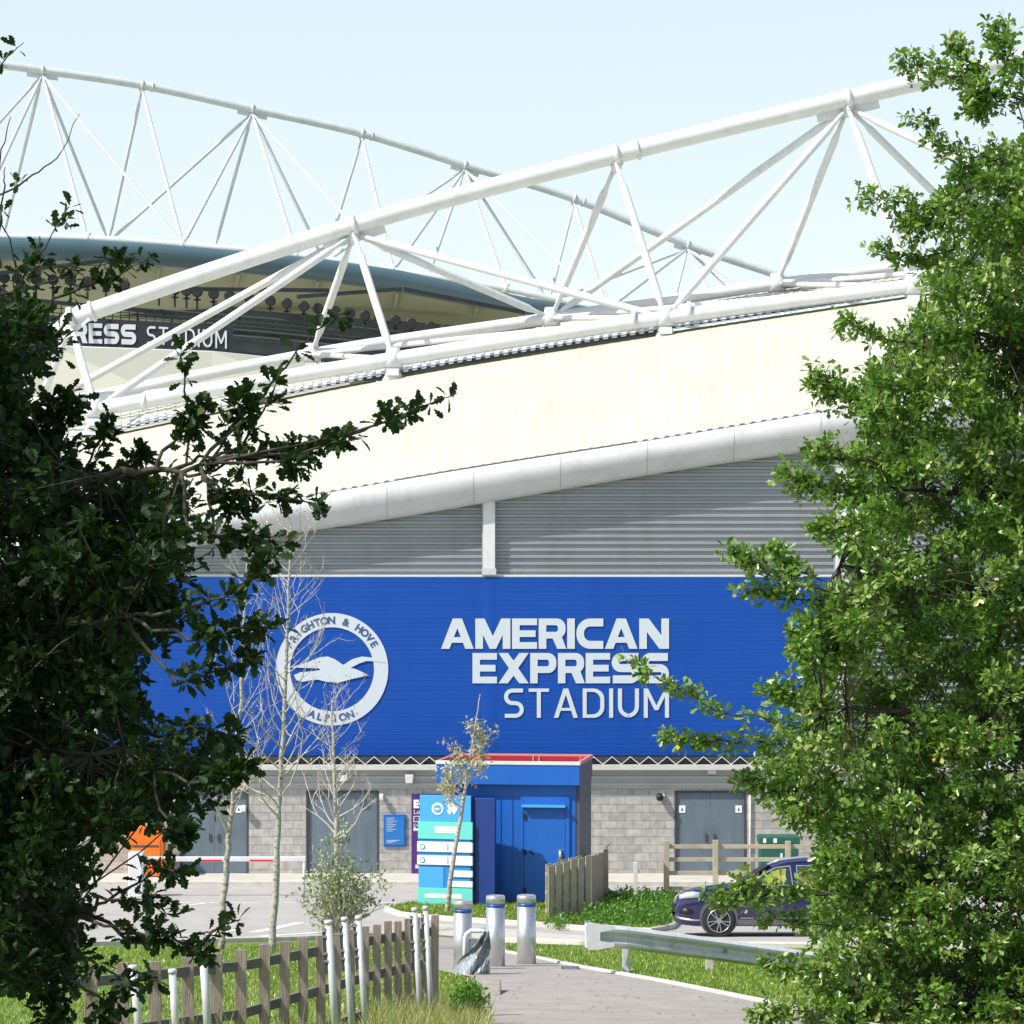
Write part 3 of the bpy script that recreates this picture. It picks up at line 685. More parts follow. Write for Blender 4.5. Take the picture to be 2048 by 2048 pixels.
# ================================================================ THINGS ON THE WALL
def T(name,label,cat,group=None,loc=(0,0,0),rz=0): return tag(empty(name,loc,rz),label,cat,group)
def wallbox(px0,px1,py0,py1,Y,d): a=P(px0,py1,Y); b=P(px1,py0,Y); return a.x,b.x,Y-d,Y,a.z,b.z
def txt(s,px,py,hpx,Y,m,par,off=0,name='lettering',sx=1):
    a=P(px,py,Y); sz=hpx*Y/F/.72
    return fontmesh(name,s,sz,m,par,off=off,ext=.003,mw=Matrix.Translation(a)@UP@Matrix.Diagonal((sx,1,1,1)))
nb=T('noticeboard','blue framed noticeboard on the block wall between the middle door and the purple banner','noticeboard')
x0,x1,y0,y1,z0,z1=wallbox(767,812,1629,1693,YB-.004,.05)
MB().box(x0,x1,y0,y1,z0,z1).build('frame',M['pblue'],nb,.01)
MB().box(x0+.05,x1-.05,y0-.012,y0-.002,z0+.05,z1-.05).build('panel',mat('noticeboard_sheet',(.015,.17,.5),.3),nb)
k=MB()
for i in range(9):
    zz=z1-.1-i*.045; w=.18+.22*random.random(); k.box(x0+.09,x0+.09+w*.9,y0-.018,y0-.013,zz,zz+.014)
for i in range(3): k.box(x0+.09,x0+.25+.1*i,y0-.018,y0-.013,z0+.1+i*.035,z0+.115+i*.035)
k.build('notice_text',M['farwhite'],nb)
pb=T('banner','tall purple vertical banner with white lettering, half hidden by the blue and aqua totem','banner')
x0,x1,y0,y1,z0,z1=wallbox(823,886,1588,1752,YB-.004,.04)
MB().box(x0,x1,y0,y1,z0,z1).build('panel',M['purple'],pb,.004)
YY=YB-.05
txt('East',827,1615,15,YY,M['twhite'],pb,off=.02); txt('Lower',827,1628,9,YY,M['twhite'],pb)
k=MB(); a=P(827,1644,YY); q=P(839,1632,YY); k.box(a.x,q.x,YY-.004,YY,a.z,a.z+.018); k.box(a.x,q.x,YY-.004,YY,q.z-.018,q.z); k.box(a.x,a.x+.018,YY-.004,YY,a.z+.018,q.z-.018); k.box(q.x-.018,q.x,YY-.004,YY,a.z+.018,q.z-.018)
k.bar(Vector((a.x+.03,YY-.002,a.z+.13)),Vector((q.x-.03,YY-.002,a.z+.04)),.02,.004)
k.build('symbol',M['twhite'],pb)
txt('Entrance',827,1653,6,YY,M['twhite'],pb); txt('Entrance',827,1661,6,YY,M['twhite'],pb,off=.008)
txt('Entry',831,1736,6,YY,M['twhite'],pb,off=.01)
ob=T('orange_cabinet','bright orange cabinet standing against the wall behind the left oak and the barrier arm','cabinet')
x0,x1,y0,y1,z0,z1=wallbox(262,332,1650,1752,YB-.35,.6)
c=MB().box(x0,x1,y0,y1,.13,z1).build('body',M['orange'],ob,.03)
MB().box(x0+.08,x1-.08,y0-.02,y0-.002,.3,z1-.35).build('door',M['orange'],ob,.01)
MB().box(x0+.12,x1-.12,y0-.03,y0-.022,z1-.55,z1-.5).build('handle',M['darktrim'],ob)
def lamp(name,label,px,py,w,h,m=M['gutter'],d=.22):
    t=T(name,label,'wall lamp'); a=P(px,py,YB-.1); w2=w*YB/F/2; h2=h*YB/F/2
    MB().box(a.x-w2*.5,a.x+w2*.5,YB-.09,YB-.03,a.z-h2*.4,a.z+h2*1.2).build('bracket',M['galv'],t,.01)
    MB().add([(a.x+i*w2*(1 if k else .8),YB-.10-(d if j else 0),a.z+(h2 if k else -h2)) for k in (0,1) for i,j in ((-1,0),(1,0),(1,1),(-1,1))],
      [(0,3,2,1),(4,5,6,7),(0,1,5,4),(1,2,6,5),(2,3,7,6),(3,0,4,7)]).build('housing',m,t,.015)
lamp('wall_lamp','white box lamp on the wall above the purple banner',819,1557,17,17,M['white'])
lamp('wall_lamp','pale box lamp behind the third sapling, above the middle door',687,1556,18,12)
lamp('wall_lamp','oval bulkhead lamp under the gutter above the right double door',1423,1543,20,10,M['galv'],.15)
lamp('wall_lamp','small white sensor lamp beside the middle grey door',763,1594,9,12,M['white'],.1)
lamp('wall_lamp','white box lamp on the wall near the leftmost grey door',487,1617,12,12,M['white'],.12)
sc=T('security_camera','small dark dome camera on the block wall left of the right double door','camera')
a=P(1319,1593,YB); MB(True).tube([a+Vector((0,-.01,.02)),a+Vector((0,-.12,.02)),a+Vector((0,-.22,-.02)),a+Vector((0,-.27,-.03))],[.04,.09,.1,.05],14).build('dome',M['black'],sc)
MB().box(a.x-.02,a.x+.14,YB-.12,YB-.004,a.z+.0,a.z+.07).build('bracket',M['gutter'],sc,.01)
cp=T('cable_conduit','thin pale conduit pipe running down the wall right of the right double door','pipe')
MB().tube([P(1500,1590,YB-.05),P(1500,1752,YB-.05)],.03,8).build('pipe',M['gutter'],cp)
gc=T('green_cabinet','dark green cabinet with small white stickers standing by the block wall behind the rail fence','cabinet')
Yg=74.9; x0,x1,y0,y1,z0,z1=wallbox(1516,1592,1668,1760,Yg,.7)
MB().box(x0,x1,Yg-.7,Yg,.12,z1-.22).build('body',M['cargreen'],gc,.02)
MB().box(x0-.03,x1+.03,Yg-.76,Yg+.03,z1-.215,z1).build('lid',M['cargreen'],gc,.03)
for px,py,w in ((1529,1681,7),(1550,1681,8),(1563,1711,5)):
    a=P(px,py,Yg-.72); MB().box(a.x-w*.006,a.x+w*.006,Yg-.775 if py<1690 else Yg-.712,Yg-.765 if py<1690 else Yg-.703,a.z-.06,a.z+.06).build('sticker',M['twhite'],gc)

# ================================================================ KIOSK
Kp=P(1159,0,68.3); ki=T('kiosk','blue metal kiosk with red lined parapet and a single door beside the aqua totem','kiosk',None,(Kp.x,Kp.y,zg(68.3)-.02),R(-8))
W=3.6; D=2.9; Hh=3.62; pz=Hh-.55
MB().box(-W+.45,-.12,.22,D-.1,.14,pz+.02).build('body',M['kblue'],ki,.01)
MB().box(-.118,-.02,.24,D-.1,.14,pz+.02).build('side_wall',M['kshade'],ki)
MB().box(-W+.5,-.15,.26,D-.2,0,.138).build('plinth',M['navy'],ki)
MB().box(-W,-.004,0,.06,pz,Hh-.06).build('parapet',M['kblue'],ki)
MB().box(-.06,0,.063,D,pz,Hh-.06).build('parapet_side',M['kshade'],ki)
MB().box(-W,-W+.06,.063,D,pz,Hh-.06).build('parapet_side',M['kblue'],ki)
MB().box(-W+.063,-.063,D-.06,D,pz,Hh-.06).build('parapet',M['kblue'],ki)
MB().box(-W+.063,-.063,.063,D-.063,pz+.02,pz+.06).build('roof',M['galvd'],ki)
l=MB(); l.box(-W+.065,-.065,D-.08,D-.063,pz+.061,Hh-.03)
l.box(-.08,-.063,.08,D-.083,pz+.061,Hh-.03); l.box(-W+.063,-W+.08,.08,D-.083,pz+.061,Hh-.03)
l.build('parapet_lining',M['red'],ki)
r=MB()
for xx in (-3.0,-2.9,-1.55,-1.4,-.32): r.box(xx,xx+.04,D-.1,D-.082,pz+.07,Hh-.03)
r.build('lining_rib',M['redtrim'],ki)
MB().box(-W-.02,.02,-.02,.08,Hh-.058,Hh+.03).build('front_capping',M['white'],ki,.008)
t_=MB(); t_.box(-W-.02,.02,D-.07,D+.02,Hh-.028,Hh+.03); t_.box(-.07,.02,.082,D-.072,Hh-.058,Hh+.031); t_.box(-W-.02,-W+.07,.082,D-.072,Hh-.058,Hh+.031)
t_.build('parapet_capping',M['redtrim'],ki,.006)
MB().box(-W+.43,-.10,.2,.219,pz-.30,pz-.001).build('shadow_gap_panel',M['kblue'],ki)
for xx in (-2.95,-2.02,-1.72): MB().box(xx,xx+.012,.20,.218,.15,pz-.302).build('wall_seam',M['kblue'],ki)
fr=MB(); fr.box(-1.50,-1.43,.17,.219,.14,2.78); fr.box(-.37,-.27,.17,.219,.14,2.78); fr.box(-1.429,-.371,.17,.219,2.52,2.78); fr.build('door_frame',M['kblue'],ki,.006)
dr=MB().box(-1.42,-.38,.185,.219,.16,2.50).build('door',M['kblue'],ki,.006)
MB().box(-1.46,-.36,.02,.168,2.50,2.56).build('door_canopy',M['tblue'],ki,.006)
for zz in (.35,1.3,2.2): MB().box(-1.44,-1.36,.15,.168,zz,zz+.14).build('hinge',M['navy'],ki)
MB(True).tube([(-.50,.13,1.15),(-.50,.13,1.42)],.03,10).build('handle',M['chrome'],dr)
MB().box(-.55,-.45,.16,.183,1.12,1.45).build('lock_plate',M['galvd'],dr)
MB().tube([(-1.28,.16,1.42),(-1.18,.16,1.33)],.02,6).build('latch',M['navy'],dr)
# ================================================================ TOTEM
Tp=P(944,0,67.9); to=T('totem_sign','tall direction totem with aqua, blue and white stacked panels left of the blue kiosk','sign',None,(Tp.x,Tp.y,zg(67.9)+.0),R(-14))
tw=1.36; th=2.80
MB().box(-tw,0,.06,.26,0,th).build('body',M['tnavy'],to,.01)
MB().box(.03,.56,.10,.24,-.05,th-.06).build('shade_panel',M['tnavy'],to,.01)  # panel added for the dark strip, shade painted as navy
MB().box(0,.012,-.02,.055,.03,th-.65).build('green_edge',M['tgreen'],to)
def slab(n,x0,x1,z0,z1,m,pr=.0,th_=.06): return MB().box(x0,x1,-pr,.058,z0,z1).build(n,m,to,.006)
slab('header_panel',-tw+.02,-.03,2.155,2.80,M['tblue'])
aq=slab('aqua_panel',-tw-.02,.02,1.72,2.15,M['taqua'],.03); slab('mid_panel',-tw-.01,-.03,1.03,1.715,M['tblue2'])
for z0,z1 in ((1.40,1.65),(1.08,1.31)):
    p_=slab('white_panel',-tw-.04,.02,z0,z1,M['twhite'],.035)
    MB(True).tube([(-tw+.1,-.045,(z0+z1)/2),(-tw+.1,-.037,(z0+z1)/2)],.07,16).build('symbol',M['tblue2'],p_)
    MB(True).tube([(-tw+.1,-.052,(z0+z1)/2),(-tw+.1,-.046,(z0+z1)/2)],.048,16).build('symbol_centre',M['twhite'],p_)
    MB().box(-.62,-.60,-.042,-.036,z0+.03,z1-.03).build('divider',M['tblue'],p_)
slab('blue_panel',-tw-.01,-.72,.52,1.025,M['tblue'],.015); slab('lower_mid_panel',-.715,-.03,.52,1.025,M['tblue2'])
for z0,z1 in ((.79,.95),(.54,.69)): slab('white_panel',-.50,.02,z0,z1,M['twhite'],.03)
slab('base_panel',-tw-.03,.02,.03,.515,M['taqua'],.03)
for x0,x1,z0,z1,nm in ((-.95,-.35,1.87,2.04,'white_bar'),(-1.2,-.25,.26,.37,'white_bar')):
    MB().box(x0,x1,-.036,-.032,z0,z1).build(nm,M['twhite'],to)
# header emblems: round badge and a white mark
MB(True).tube([(-.88,-.012,2.47),(-.88,-.002,2.47)],.15,24).build('round_badge',M['twhite'],to)
MB(True).tube([(-.88,-.018,2.47),(-.88,-.013,2.47)],.10,24).build('badge_centre',M['tblue'],to)
MB().prism([(-.97,2.46),(-.90,2.50),(-.86,2.47),(-.79,2.50),(-.84,2.45),(-.90,2.43)],-.024,-.019).build('badge_gull',M['twhite'],to)
MB().prism([(-.64,2.56),(-.56,2.60),(-.44,2.58),(-.38,2.60),(-.37,2.46),(-.45,2.33),(-.52,2.42),(-.56,2.32),(-.64,2.40),(-.60,2.48)],-.010,-.002).build('white_mark',M['twhite'],to)
# ================================================================ BARRIER
ba=T('barrier_arm','lowered white road barrier arm with red reflective strips in front of the grey doors','barrier')
Yb=71.5; A=P(285,1718,Yb); B=P(612,1718,Yb)
arm=MB().box(A.x,B.x,Yb-.04,Yb+.04,A.z-.065,A.z+.065).build('arm',M['white'],ba,.015)
for q,w in ((300,40),(394,50),(500,46),(285,10)):
    a=P(q,0,Yb).x; MB().box(a,a+w*Yb/F,Yb-.052,Yb-.041,A.z-.06,A.z-.01).build('red_strip',M['redpaint'],ba)
MB().box(A.x-.35,A.x+.05,Yb-.2,Yb+.2,zg(Yb),A.z+.2).build('cabinet',M['white'],ba,.04)
MB().tube([(B.x-.05,Yb,zg(Yb)),(B.x-.05,Yb,A.z-.07)],.035,10).build('rest_post',M['galv'],ba)
# ================================================================ BOLLARDS
def make_bollard(px,pyb,pyt,w,label):
    Y=gy(pyb)+.12; X=(px-1024)*Y/F; z=zg(Y); h=(H-(pyt-YH)*Y/F)-z; r=w*Y/F/2
    b=T('bollard',label,'bollard','stainless bollards across the footpath',(X,Y,z))
    MB(True).tube([(0,0,-.15),(0,0,h-.17)],r,32).build('post',M['stainless'],b)
    MB(True).tube([(0,0,h-.168),(0,0,h-.125)],r*1.012,32).build('band',M['band'],b)
    MB(True).tube([(0,0,h-.123),(0,0,h-.012),(0,0,h)],[r,r,r*.93],32).build('cap',M['stainless'],b)
    MB(True).tube([(0,0,.0),(0,0,.02)],r*1.15,32).build('base_ring',M['galvd'],b)
make_bollard(925.5,1941,1801,37,'leftmost of the three stainless bollards, behind the bent hoop and grey sheet')
make_bollard(991,1935,1791,38,'middle of the three stainless bollards, standing on the footpath')
make_bollard(1053,1930,1790,38,'rightmost of the three stainless bollards, nearest the crash rail')
# hoop with sheet
hp=T('hoop_barrier','low white tubular hoop next to the leftmost bollard, draped with a grey sheet','hoop')
Yh=gy(1950); a=P(930,1950,Yh); s=Yh/F
pts=[Vector((a.x,Yh,a.z-.1)),Vector((a.x,Yh,a.z+.50)),Vector((a.x+.02,Yh,a.z+.57)),Vector((a.x+.08,Yh,a.z+.62)),Vector((a.x+.24,Yh,a.z+.62)),Vector((a.x+.31,Yh,a.z+.57)),Vector((a.x+.32,Yh,a.z+.50)),Vector((a.x+.32,Yh,a.z-.1))]
MB(True).tube(pts,.032,12).build('hoop',M['white'],hp)
MB().box(a.x+.05,a.x+.29,Yh+.0,Yh+.03,a.z+.1,a.z+.5).build('infill_plate',M['galvd'],hp)
sh=T('plastic_sheet','crumpled grey plastic sheet hanging over the low white hoop in the grass','plastic sheet')
mb=MB(); rows=[]
for i in range(15):
    v=i/14; row=[]
    for j in range(15):
        u=j/14; w_=.14+.36*v; cx_=a.x+.30-.26*v
        x=cx_+(u-.5)*w_+.03*math.sin(7*v+5*u); z=a.z+.58-.66*v+.05*math.sin(9*u+2*v)+.02*random.random()
        y=Yh-.10-.14*v*math.sin(math.pi*u)-.06*math.sin(11*u+6*v)-.02*random.random(); row.append(Vector((x,y,z)))
    rows.append(row)
mb.smooth=False; mb.sheet(rows); tag(mb.build('sheet',M['plastic'],sh,solid=.006))
# ================================================================ CRASH RAIL
gr=T('crash_rail','galvanised two wave steel crash rail with rounded end on the grass before the parked car','crash rail')
cp_=[(1186,1849,38.5),(1250,1853,38.7),(1330,1864,39.0),(1420,1876,39.5),(1500,1887,39.9),(1600,1901,40.4),(1700,1915,40.8),(1900,1942,41.6),(2150,1975,42.5)]
pth=[P(x,y,Y) for x,y,Y in cp_]
W_=[(.02,0),(-.02,-.012),(-.085,-.045),(-.085,-.075),(-.02,-.13),(-.02,-.18),(-.085,-.235),(-.085,-.265),(-.02,-.298),(.02,-.31)]
sweep(pth,[(-u,v) for u,v in W_],'rail',M['galv'],gr,False,False).modifiers.new('s','SOLIDIFY').thickness=.006
# rounded flared end
e=P(1186,1849,38.5); mb=MB(True); rows=[]
for i in range(13):
    a_=i/12*math.pi*.95; cxx=e.x-.02-.10*math.sin(a_)*.9; cy=e.y+.05-.11*math.cos(a_)*1.0-.0
    f_=1+.22*math.sin(a_*.6); rows.append([Vector((cxx,cy,e.z-.155+.155*f_*k)) for k in (1,.85,.3,-.3,-.85,-1)])
mb.sheet(rows); mb.build('end_terminal',M['galv'],gr,solid=.008)
fl_=MB(); fl_.prism([(e.x-.105,e.z-.03),(e.x-.085,e.z+.02),(e.x-.05,e.z+.045),(e.x+.08,e.z+.02),(e.x+.30,e.z-.01),(e.x+.30,e.z-.06),(e.x+.10,e.z-.10),(e.x+.10,e.z-.22),(e.x+.30,e.z-.25),(e.x+.30,e.z-.30),(e.x+.05,e.z-.345),(e.x-.06,e.z-.345),(e.x-.095,e.z-.31)],e.y-.100,e.y-.092)
fl_.build('end_plate',M['galv'],gr,.004)
for px,py,Y in ((1253,1853,38.75),(1420,1876,39.55),(1600,1901,40.45),(1790,1927,41.2)):
    t=P(px,py+6,Y); MB().box(t.x-.055,t.x+.055,Y+.03,Y+.14,zg(Y)-.2,t.z).build('post',M['galv'],gr,.006)
bl=MB(True)
for px,py,Y in ((1290,1880,38.75),(1296,1880,38.75),(1350,1890,39.0),(1452,1902,39.6)):
    t=P(px,py,Y-.0); bl.tube([t+Vector((0,-.03,0)),t+Vector((0,.02,0))],.02,8)
bl.build('bolts',M['galvd'],gr)
# ================================================================ NEAR PICKET FENCE
pf=T('picket_fence','weathered brown picket fence in the left foreground with galvanised poles along it','fence')
fx_=[118,181,246,311,377,433,481,529,568,606,641,672,702,729,753,776,796,815,833,850,869]
def tb(t,x):
    return lerp(t,x)
tops_=[(100,1935),(250,1926),(433,1908),(481,1900),(568,1880),(641,1871),(735,1850),(800,1841),(869,1828)]
rl=[[(100,1972),(480,1932),(560,1917),(740,1881),(869,1862)],[(100,2080),(480,2028),(560,2004),(740,1951),(869,1922)],[(100,2185),(480,2120),(560,2091),(740,2023),(869,1984)]]
fy=lambda x: 24+4.0*(x-118)/(869-118)
for i,x in enumerate(fx_):
    Y=fy(x); last=i==len(fx_)-1; tp_=P(x,tb(tops_,x),Y); w=(lerp([(118,25),(481,23),(606,20),(753,16),(869,13)],x))*Y/F*(1.15 if last else 1); zb=zg(Y)-.05
    zt_=tp_.z+random.uniform(-.012,.012); ln=random.uniform(-.012,.012); tk=.10 if last else .022; nx=.25
    q=[(tp_.x+a*w/2+(ln if k else 0),Y+b*tk/2+a*w*nx*.5) for k in (0,1) for a,b in ((-1,-1),(1,-1),(1,1),(-1,1))]
    MB().add([(q[j][0],q[j][1],zb if j<4 else zt_) for j in range(8)],[(3,2,1,0),(4,5,6,7),(0,1,5,4),(1,2,6,5),(2,3,7,6),(3,0,4,7)]).build('post' if last else 'picket',M['wood'],pf,.003)
for r_ in rl:
    for (xa_,ya_),(xb_,yb_) in zip(r_,r_[1:]):
        MB().bar(P(xa_,ya_,fy(xa_)+.05),P(xb_,yb_,fy(xb_)+.05),.05,.09).build('rail',M['wooddk'],pf)
# galvanised poles
def gpole(pt,pb,Y,label,w=17,br=True):
    p=T('metal_pole',label,'pole','galvanised poles beside the picket fence'); a=P(pb[0],pb[1],Y); b=P(pt[0],pt[1],Y); zb=zg(Y)-.1
    d=(a-b); a=b+d*((b.z-zb)/max(.01,(b.z-a.z))); r=w*Y/F/2*.74
    MB(True).tube([a,b-Vector((0,0,.03))],r,16).build('tube',M['galv'],p)
    MB(True).tube([b-Vector((0,0,.04)),b-Vector((0,0,.005)),b],[r*1.16,r*1.16,r*.9],16).build('cap',M['galv'],p)
    if br:
        ax=(a-b)
        MB().bar(b+ax*.09+Vector((-r*1.35,.0,0)),b+ax*.42+Vector((-r*1.35,.0,0)),r*.9,r*1.1).build('channel',M['darktrim'],p)
        k=MB()
        for f_ in (.07,.13,.26,.32): 
            c=b+ax*f_; k.box(c.x-r*1.9,c.x-r*.6,c.y-r*.9,c.y+r*.6,c.z-.010,c.z+.010)
        k.build('clamp',M['galvd'],p)
gpole((657,1840),(670,2048),25.0,'leftmost of the cluster of three galvanised poles mid way along the picket fence',20)
gpole((689,1834),(703,2048),25.3,'middle one of the cluster of three galvanised poles in the picket fence',17)
gpole((717,1831),(731,2048),25.6,'rightmost of the cluster of three galvanised poles in the picket fence',17)
gpole((829,1815),(839,2000),26.3,'left one of the pair of galvanised poles near the right end of the picket fence',15)
gpole((851,1812),(861,1990),26.5,'right one of the pair of galvanised poles, next to the picket fence end post',14)
gpole((266,1930),(277,2048),24.0,'galvanised pole below the left oak at the far left of the picket fence',22,False)
gpole((345,1938),(351,2048),24.1,'galvanised pole between the two other poles under the left oak',21,False)
gpole((406,1900),(415,2048),24.2,'galvanised pole under the left oak, rightmost of the three at that end',22,False)
# ================================================================ RIGHT BOARD FENCE
def board_fence(pts,npk,label,mt,hm=True):
    f=T('board_fence',label,'fence')
    (ax,ay,aY),(bx,by,bY)=pts; A=P(ax,ay,aY); B=P(bx,by,bY); d=B-A; u=Vector((d.x,d.y,0)).normalized(); nr=Vector((u.y,-u.x,0))
    Ln=Vector((d.x,d.y,0)).length; pw=Ln/npk*(.74 if hm else .49)
    for i in range(npk):
        c=A+d*((i+.5)/npk); o=nr*(.075 if (i%2==0 or not hm) else -.075); zb=zg(c.y)-.1; zt_=c.z+random.uniform(-.025,.025)
        q=[c+o+u*a*pw+nr*b*.011 for k in (0,1) for a,b in ((-1,-1),(1,-1),(1,1),(-1,1))]
        MB().add([(p.x,p.y,zb if j<4 else zt_) for j,p in enumerate(q)],[(3,2,1,0),(4,5,6,7),(0,1,5,4),(1,2,6,5),(2,3,7,6),(3,0,4,7)]).build('picket',mt,f)
    for dz_ in (.2,.62,1.05): MB().bar(A-Vector((0,0,dz_)),B-Vector((0,0,dz_)),.046,.07).build('rail',mt,f)
    return f
f1=board_fence([(1092,1731,63.6),(1174,1710,66.0)],11,'weathered board fence panel with staggered pickets right of the blue kiosk',M['wood2'])
f2=board_fence([(1176,1711,66.4),(1206,1704,70.2)],9,'shorter end panel of the board fence seen nearly edge on beside the kiosk',M['wood'],False)
e=P(1212,1702,69.6); MB().box(e.x-.06,e.x+.06,e.y-.06,e.y+.06,zg(e.y)-.1,e.z+.04).build('post',M['wood2'],f2)
MB(True).tube([e+Vector((0,-.05,-.02)),e+Vector((.02,-.08,.12)),e+Vector((.13,-.1,.2))],.022,6).build('bracket',M['gutter'],f2)
# white marker post
mp=T('marker_post','slim white marker post on the verge left of the rail fence','post'); a=P(1271,1806,68.6); b=P(1271,1724,68.6)
MB().box(a.x-.05,a.x+.05,68.55,68.65,zg(68.6)-.1,b.z).build('post',M['gutter'],mp,.01); MB().box(a.x+.076,a.x+.1,68.56,68.62,b.z-.28,b.z-.2).build('hinge',M['galvd'],mp)
MB().box(a.x+.08,a.x+.22,68.55,68.65,zg(68.6)-.1,zg(68.6)+.16).build('foot',M['darktrim'],mp)
# post and rail fence
rf=T('rail_fence','open timber post and rail fence before the right double door','fence'); Yr=70
for px,t_ in ((1333,1681),(1431,1680),(1576,1682),(1720,1683)):
    b=P(px,t_,Yr); MB().box(b.x-.07,b.x+.07,Yr-.06,Yr+.06,zg(Yr)-.1,b.z).build('post',M['wood2'],rf,.01)
for y in (1693,1719,1746,1777):
    a=P(1333,y,Yr+.09); b=P(1900,y,Yr+.09); MB().box(a.x,b.x,Yr+.065,Yr+.10,a.z-.055,a.z+.055).build('rail',M['wood2'],rf,.006)

# ================================================================ CAR
Yc=57.6; ca=T('parked_car','dark navy car facing left with yellow cloth behind its window, parked behind the crash rail','car',None,(P(1352,0,Yc).x,Yc,zg(Yc)+.012))
ca.rotation_euler=(math.atan(zg(Yc+1.8)-zg(Yc))/1.8*1.0,0,0)
tops=[(0,.60),(.03,.74),(.12,.86),(.3,.95),(.6,1.01),(1.0,1.06),(1.45,1.10),(2.4,1.08),(3.3,1.10),(4.0,1.14),(4.25,1.10),(4.36,.95),(4.40,.6)]
def L1(t,x): return lerp(t,x)
lows=[(0,.42),(.04,.26),(.4,.22),(4.0,.22),(4.36,.34),(4.4,.5)]
ins=[(0,.34),(.05,.2),(.2,.08),(.5,.01),(1,0),(3.6,0),(4.2,.06),(4.38,.2),(4.4,.3)]
mb=MB(True); rows=[]
for i in range(61):
    x=4.4*i/60; x=x if 0<i<60 else x
    t=L1(tops,x); b=L1(lows,x); n_=L1(ins,x); row=[]
    pr=[(n_+.06,b),(n_+.012,b+.1),(n_+.02,b+(t-b)*.45),(n_,b+(t-b)*.62),(n_+.01,b+(t-b)*.82),(n_+.07,t-.035),(n_+.16,t)]
    for y,z in pr: row.append(Vector((x,y,z)))
    row.append(Vector((x,.9,t+.02)))
    for y,z in pr[::-1]: row.append(Vector((x,1.8-y,z)))
    rows.append(row)
mb.sheet(rows); body=mb.build('body',M['carpaint'],ca)
q_=MB(); q_.sheet([[rows[i][0],rows[i][-1]] for i in range(61)]); q_.build('underside',M['black'],ca)
roofl=[(1.45,1.07),(1.75,1.28),(2.05,1.47),(2.35,1.56),(2.8,1.60),(3.3,1.58),(3.75,1.50),(4.1,1.30),(4.28,1.09)]
mb=MB(True); rows=[]
for i in range(41):
    x=1.45+2.83*i/40; t=L1(roofl,x); k_=(t-1.07)/.53
    rows.append([Vector((x,.09,1.05)),Vector((x,.10+.10*k_,1.05+(t-1.05)*.55)),Vector((x,.12+.14*k_,max(1.05,t-.07))),Vector((x,.24+.1*k_,t-.01)),Vector((x,.9,t+.03*k_)),
                 Vector((x,1.56-.1*k_,t-.01)),Vector((x,1.68-.14*k_,max(1.05,t-.07))),Vector((x,1.70-.10*k_,1.05+(t-1.05)*.55)),Vector((x,1.71,1.05))])
mb.sheet(rows); mb.build('cabin',M['carpaint'],ca)
def cy_(z,off): return .095+.22*(z-1.05)/.5-off
def pane(name,poly,off,m,par,th=.006):
    mb=MB(); n=len(poly); mb.add([(x,cy_(z,off),z) for x,z in poly]+[(x,cy_(z,off)+th,z) for x,z in poly],[tuple(range(n)),tuple(range(2*n-1,n-1,-1))]+[(i,(i+1)%n,(i+1)%n+n,i+n) for i in range(n)])
    return mb.build(name,m,par)
fw=[(1.58,1.08),(1.86,1.31),(2.12,1.44),(2.42,1.475),(2.46,1.075)]; rw=[(2.56,1.075),(2.56,1.48),(3.1,1.48),(3.5,1.42),(3.72,1.12),(3.3,1.085)]
for nm,w in (('front_side_window',fw),('rear_side_window',rw)):
    g_=pane(nm,w,.030,M['black'],ca); pane('glass',w,.062,M['glass'],g_,.003)
    cx_=sum(p[0] for p in w)/len(w); cz_=sum(p[1] for p in w)/len(w)
    ft=MB()
    for a,b in zip(w,w[1:]+w[:1]): ft.bar((a[0],cy_(a[1],.06),a[1]),(b[0],cy_(b[1],.06),b[1]),.018,.02)
    ft.build('window_trim',M['chrome'],g_)
pane('yellow_cloth',[(1.84,1.10),(1.93,1.28),(2.16,1.40),(2.34,1.42),(2.31,1.22),(2.22,1.12),(2.0,1.085)],.045,M['hivis'],ca,.012)
pane('orange_cloth',[(2.62,1.14),(2.60,1.38),(2.95,1.40),(3.0,1.30),(2.93,1.13)],.045,M['tan'],ca,.012)
ws=MB(); ws.add([(1.42,.22,1.10),(1.42,1.58,1.10),(2.06,1.42,1.50),(2.06,.38,1.50)],[(0,1,2,3)]); w_=ws.build('windscreen',M['grille'],ca,solid=.01); w_.location=(-.03,0,.02)
MB(True).tube([(1.95,.30,1.50),(2.2,.27,1.60),(2.7,.26,1.665),(3.3,.27,1.65),(3.8,.3,1.55)],.024,8).build('roof_rail',M['chrome'],ca)
for wx in (.90,3.55):
    MB(True).tube([(wx,-.006,.40),(wx,.2,.40)],.40,40).build('wheel_arch',M['carclad'],ca)
    MB(True).tube([(wx,-.010,.36),(wx,.0,.36)],.355,40).build('arch_gap',M['black'],ca)
    wh=MB(True); wh.tube([(wx,.0,.335),(wx,-.03,.335),(wx,-.035,.335)],[.335,.335,.31],40); tw_=wh.build('wheel',M['tyre'],ca)
    rm=MB(); 
    for k in range(10):
        a=2*math.pi*k/10+(.12 if k%2 else -.12); rm.bar((wx+.05*math.cos(a),-.048,.335+.05*math.sin(a)),(wx+.235*math.cos(a),-.044,.335+.235*math.sin(a)),.02,.032,up=(0,1,0))
    rm.tube([(wx,-.06,.335),(wx,-.037,.335)],.055,16)
    ringv=[]; 
    rm.tube([(wx+.238*math.cos(2*math.pi*k/32),-.042,.335+.238*math.sin(2*math.pi*k/32)) for k in range(33)],.012,6)
    rm.build('rim',M['rim'],tw_)
MB().box(1.30,3.15,-.012,.02,.24,.36).build('sill_cladding',M['carclad'],ca,.01)
MB().box(1.35,3.1,-.018,-.013,.385,.40).build('sill_trim',M['chrome'],ca)
dl=MB()
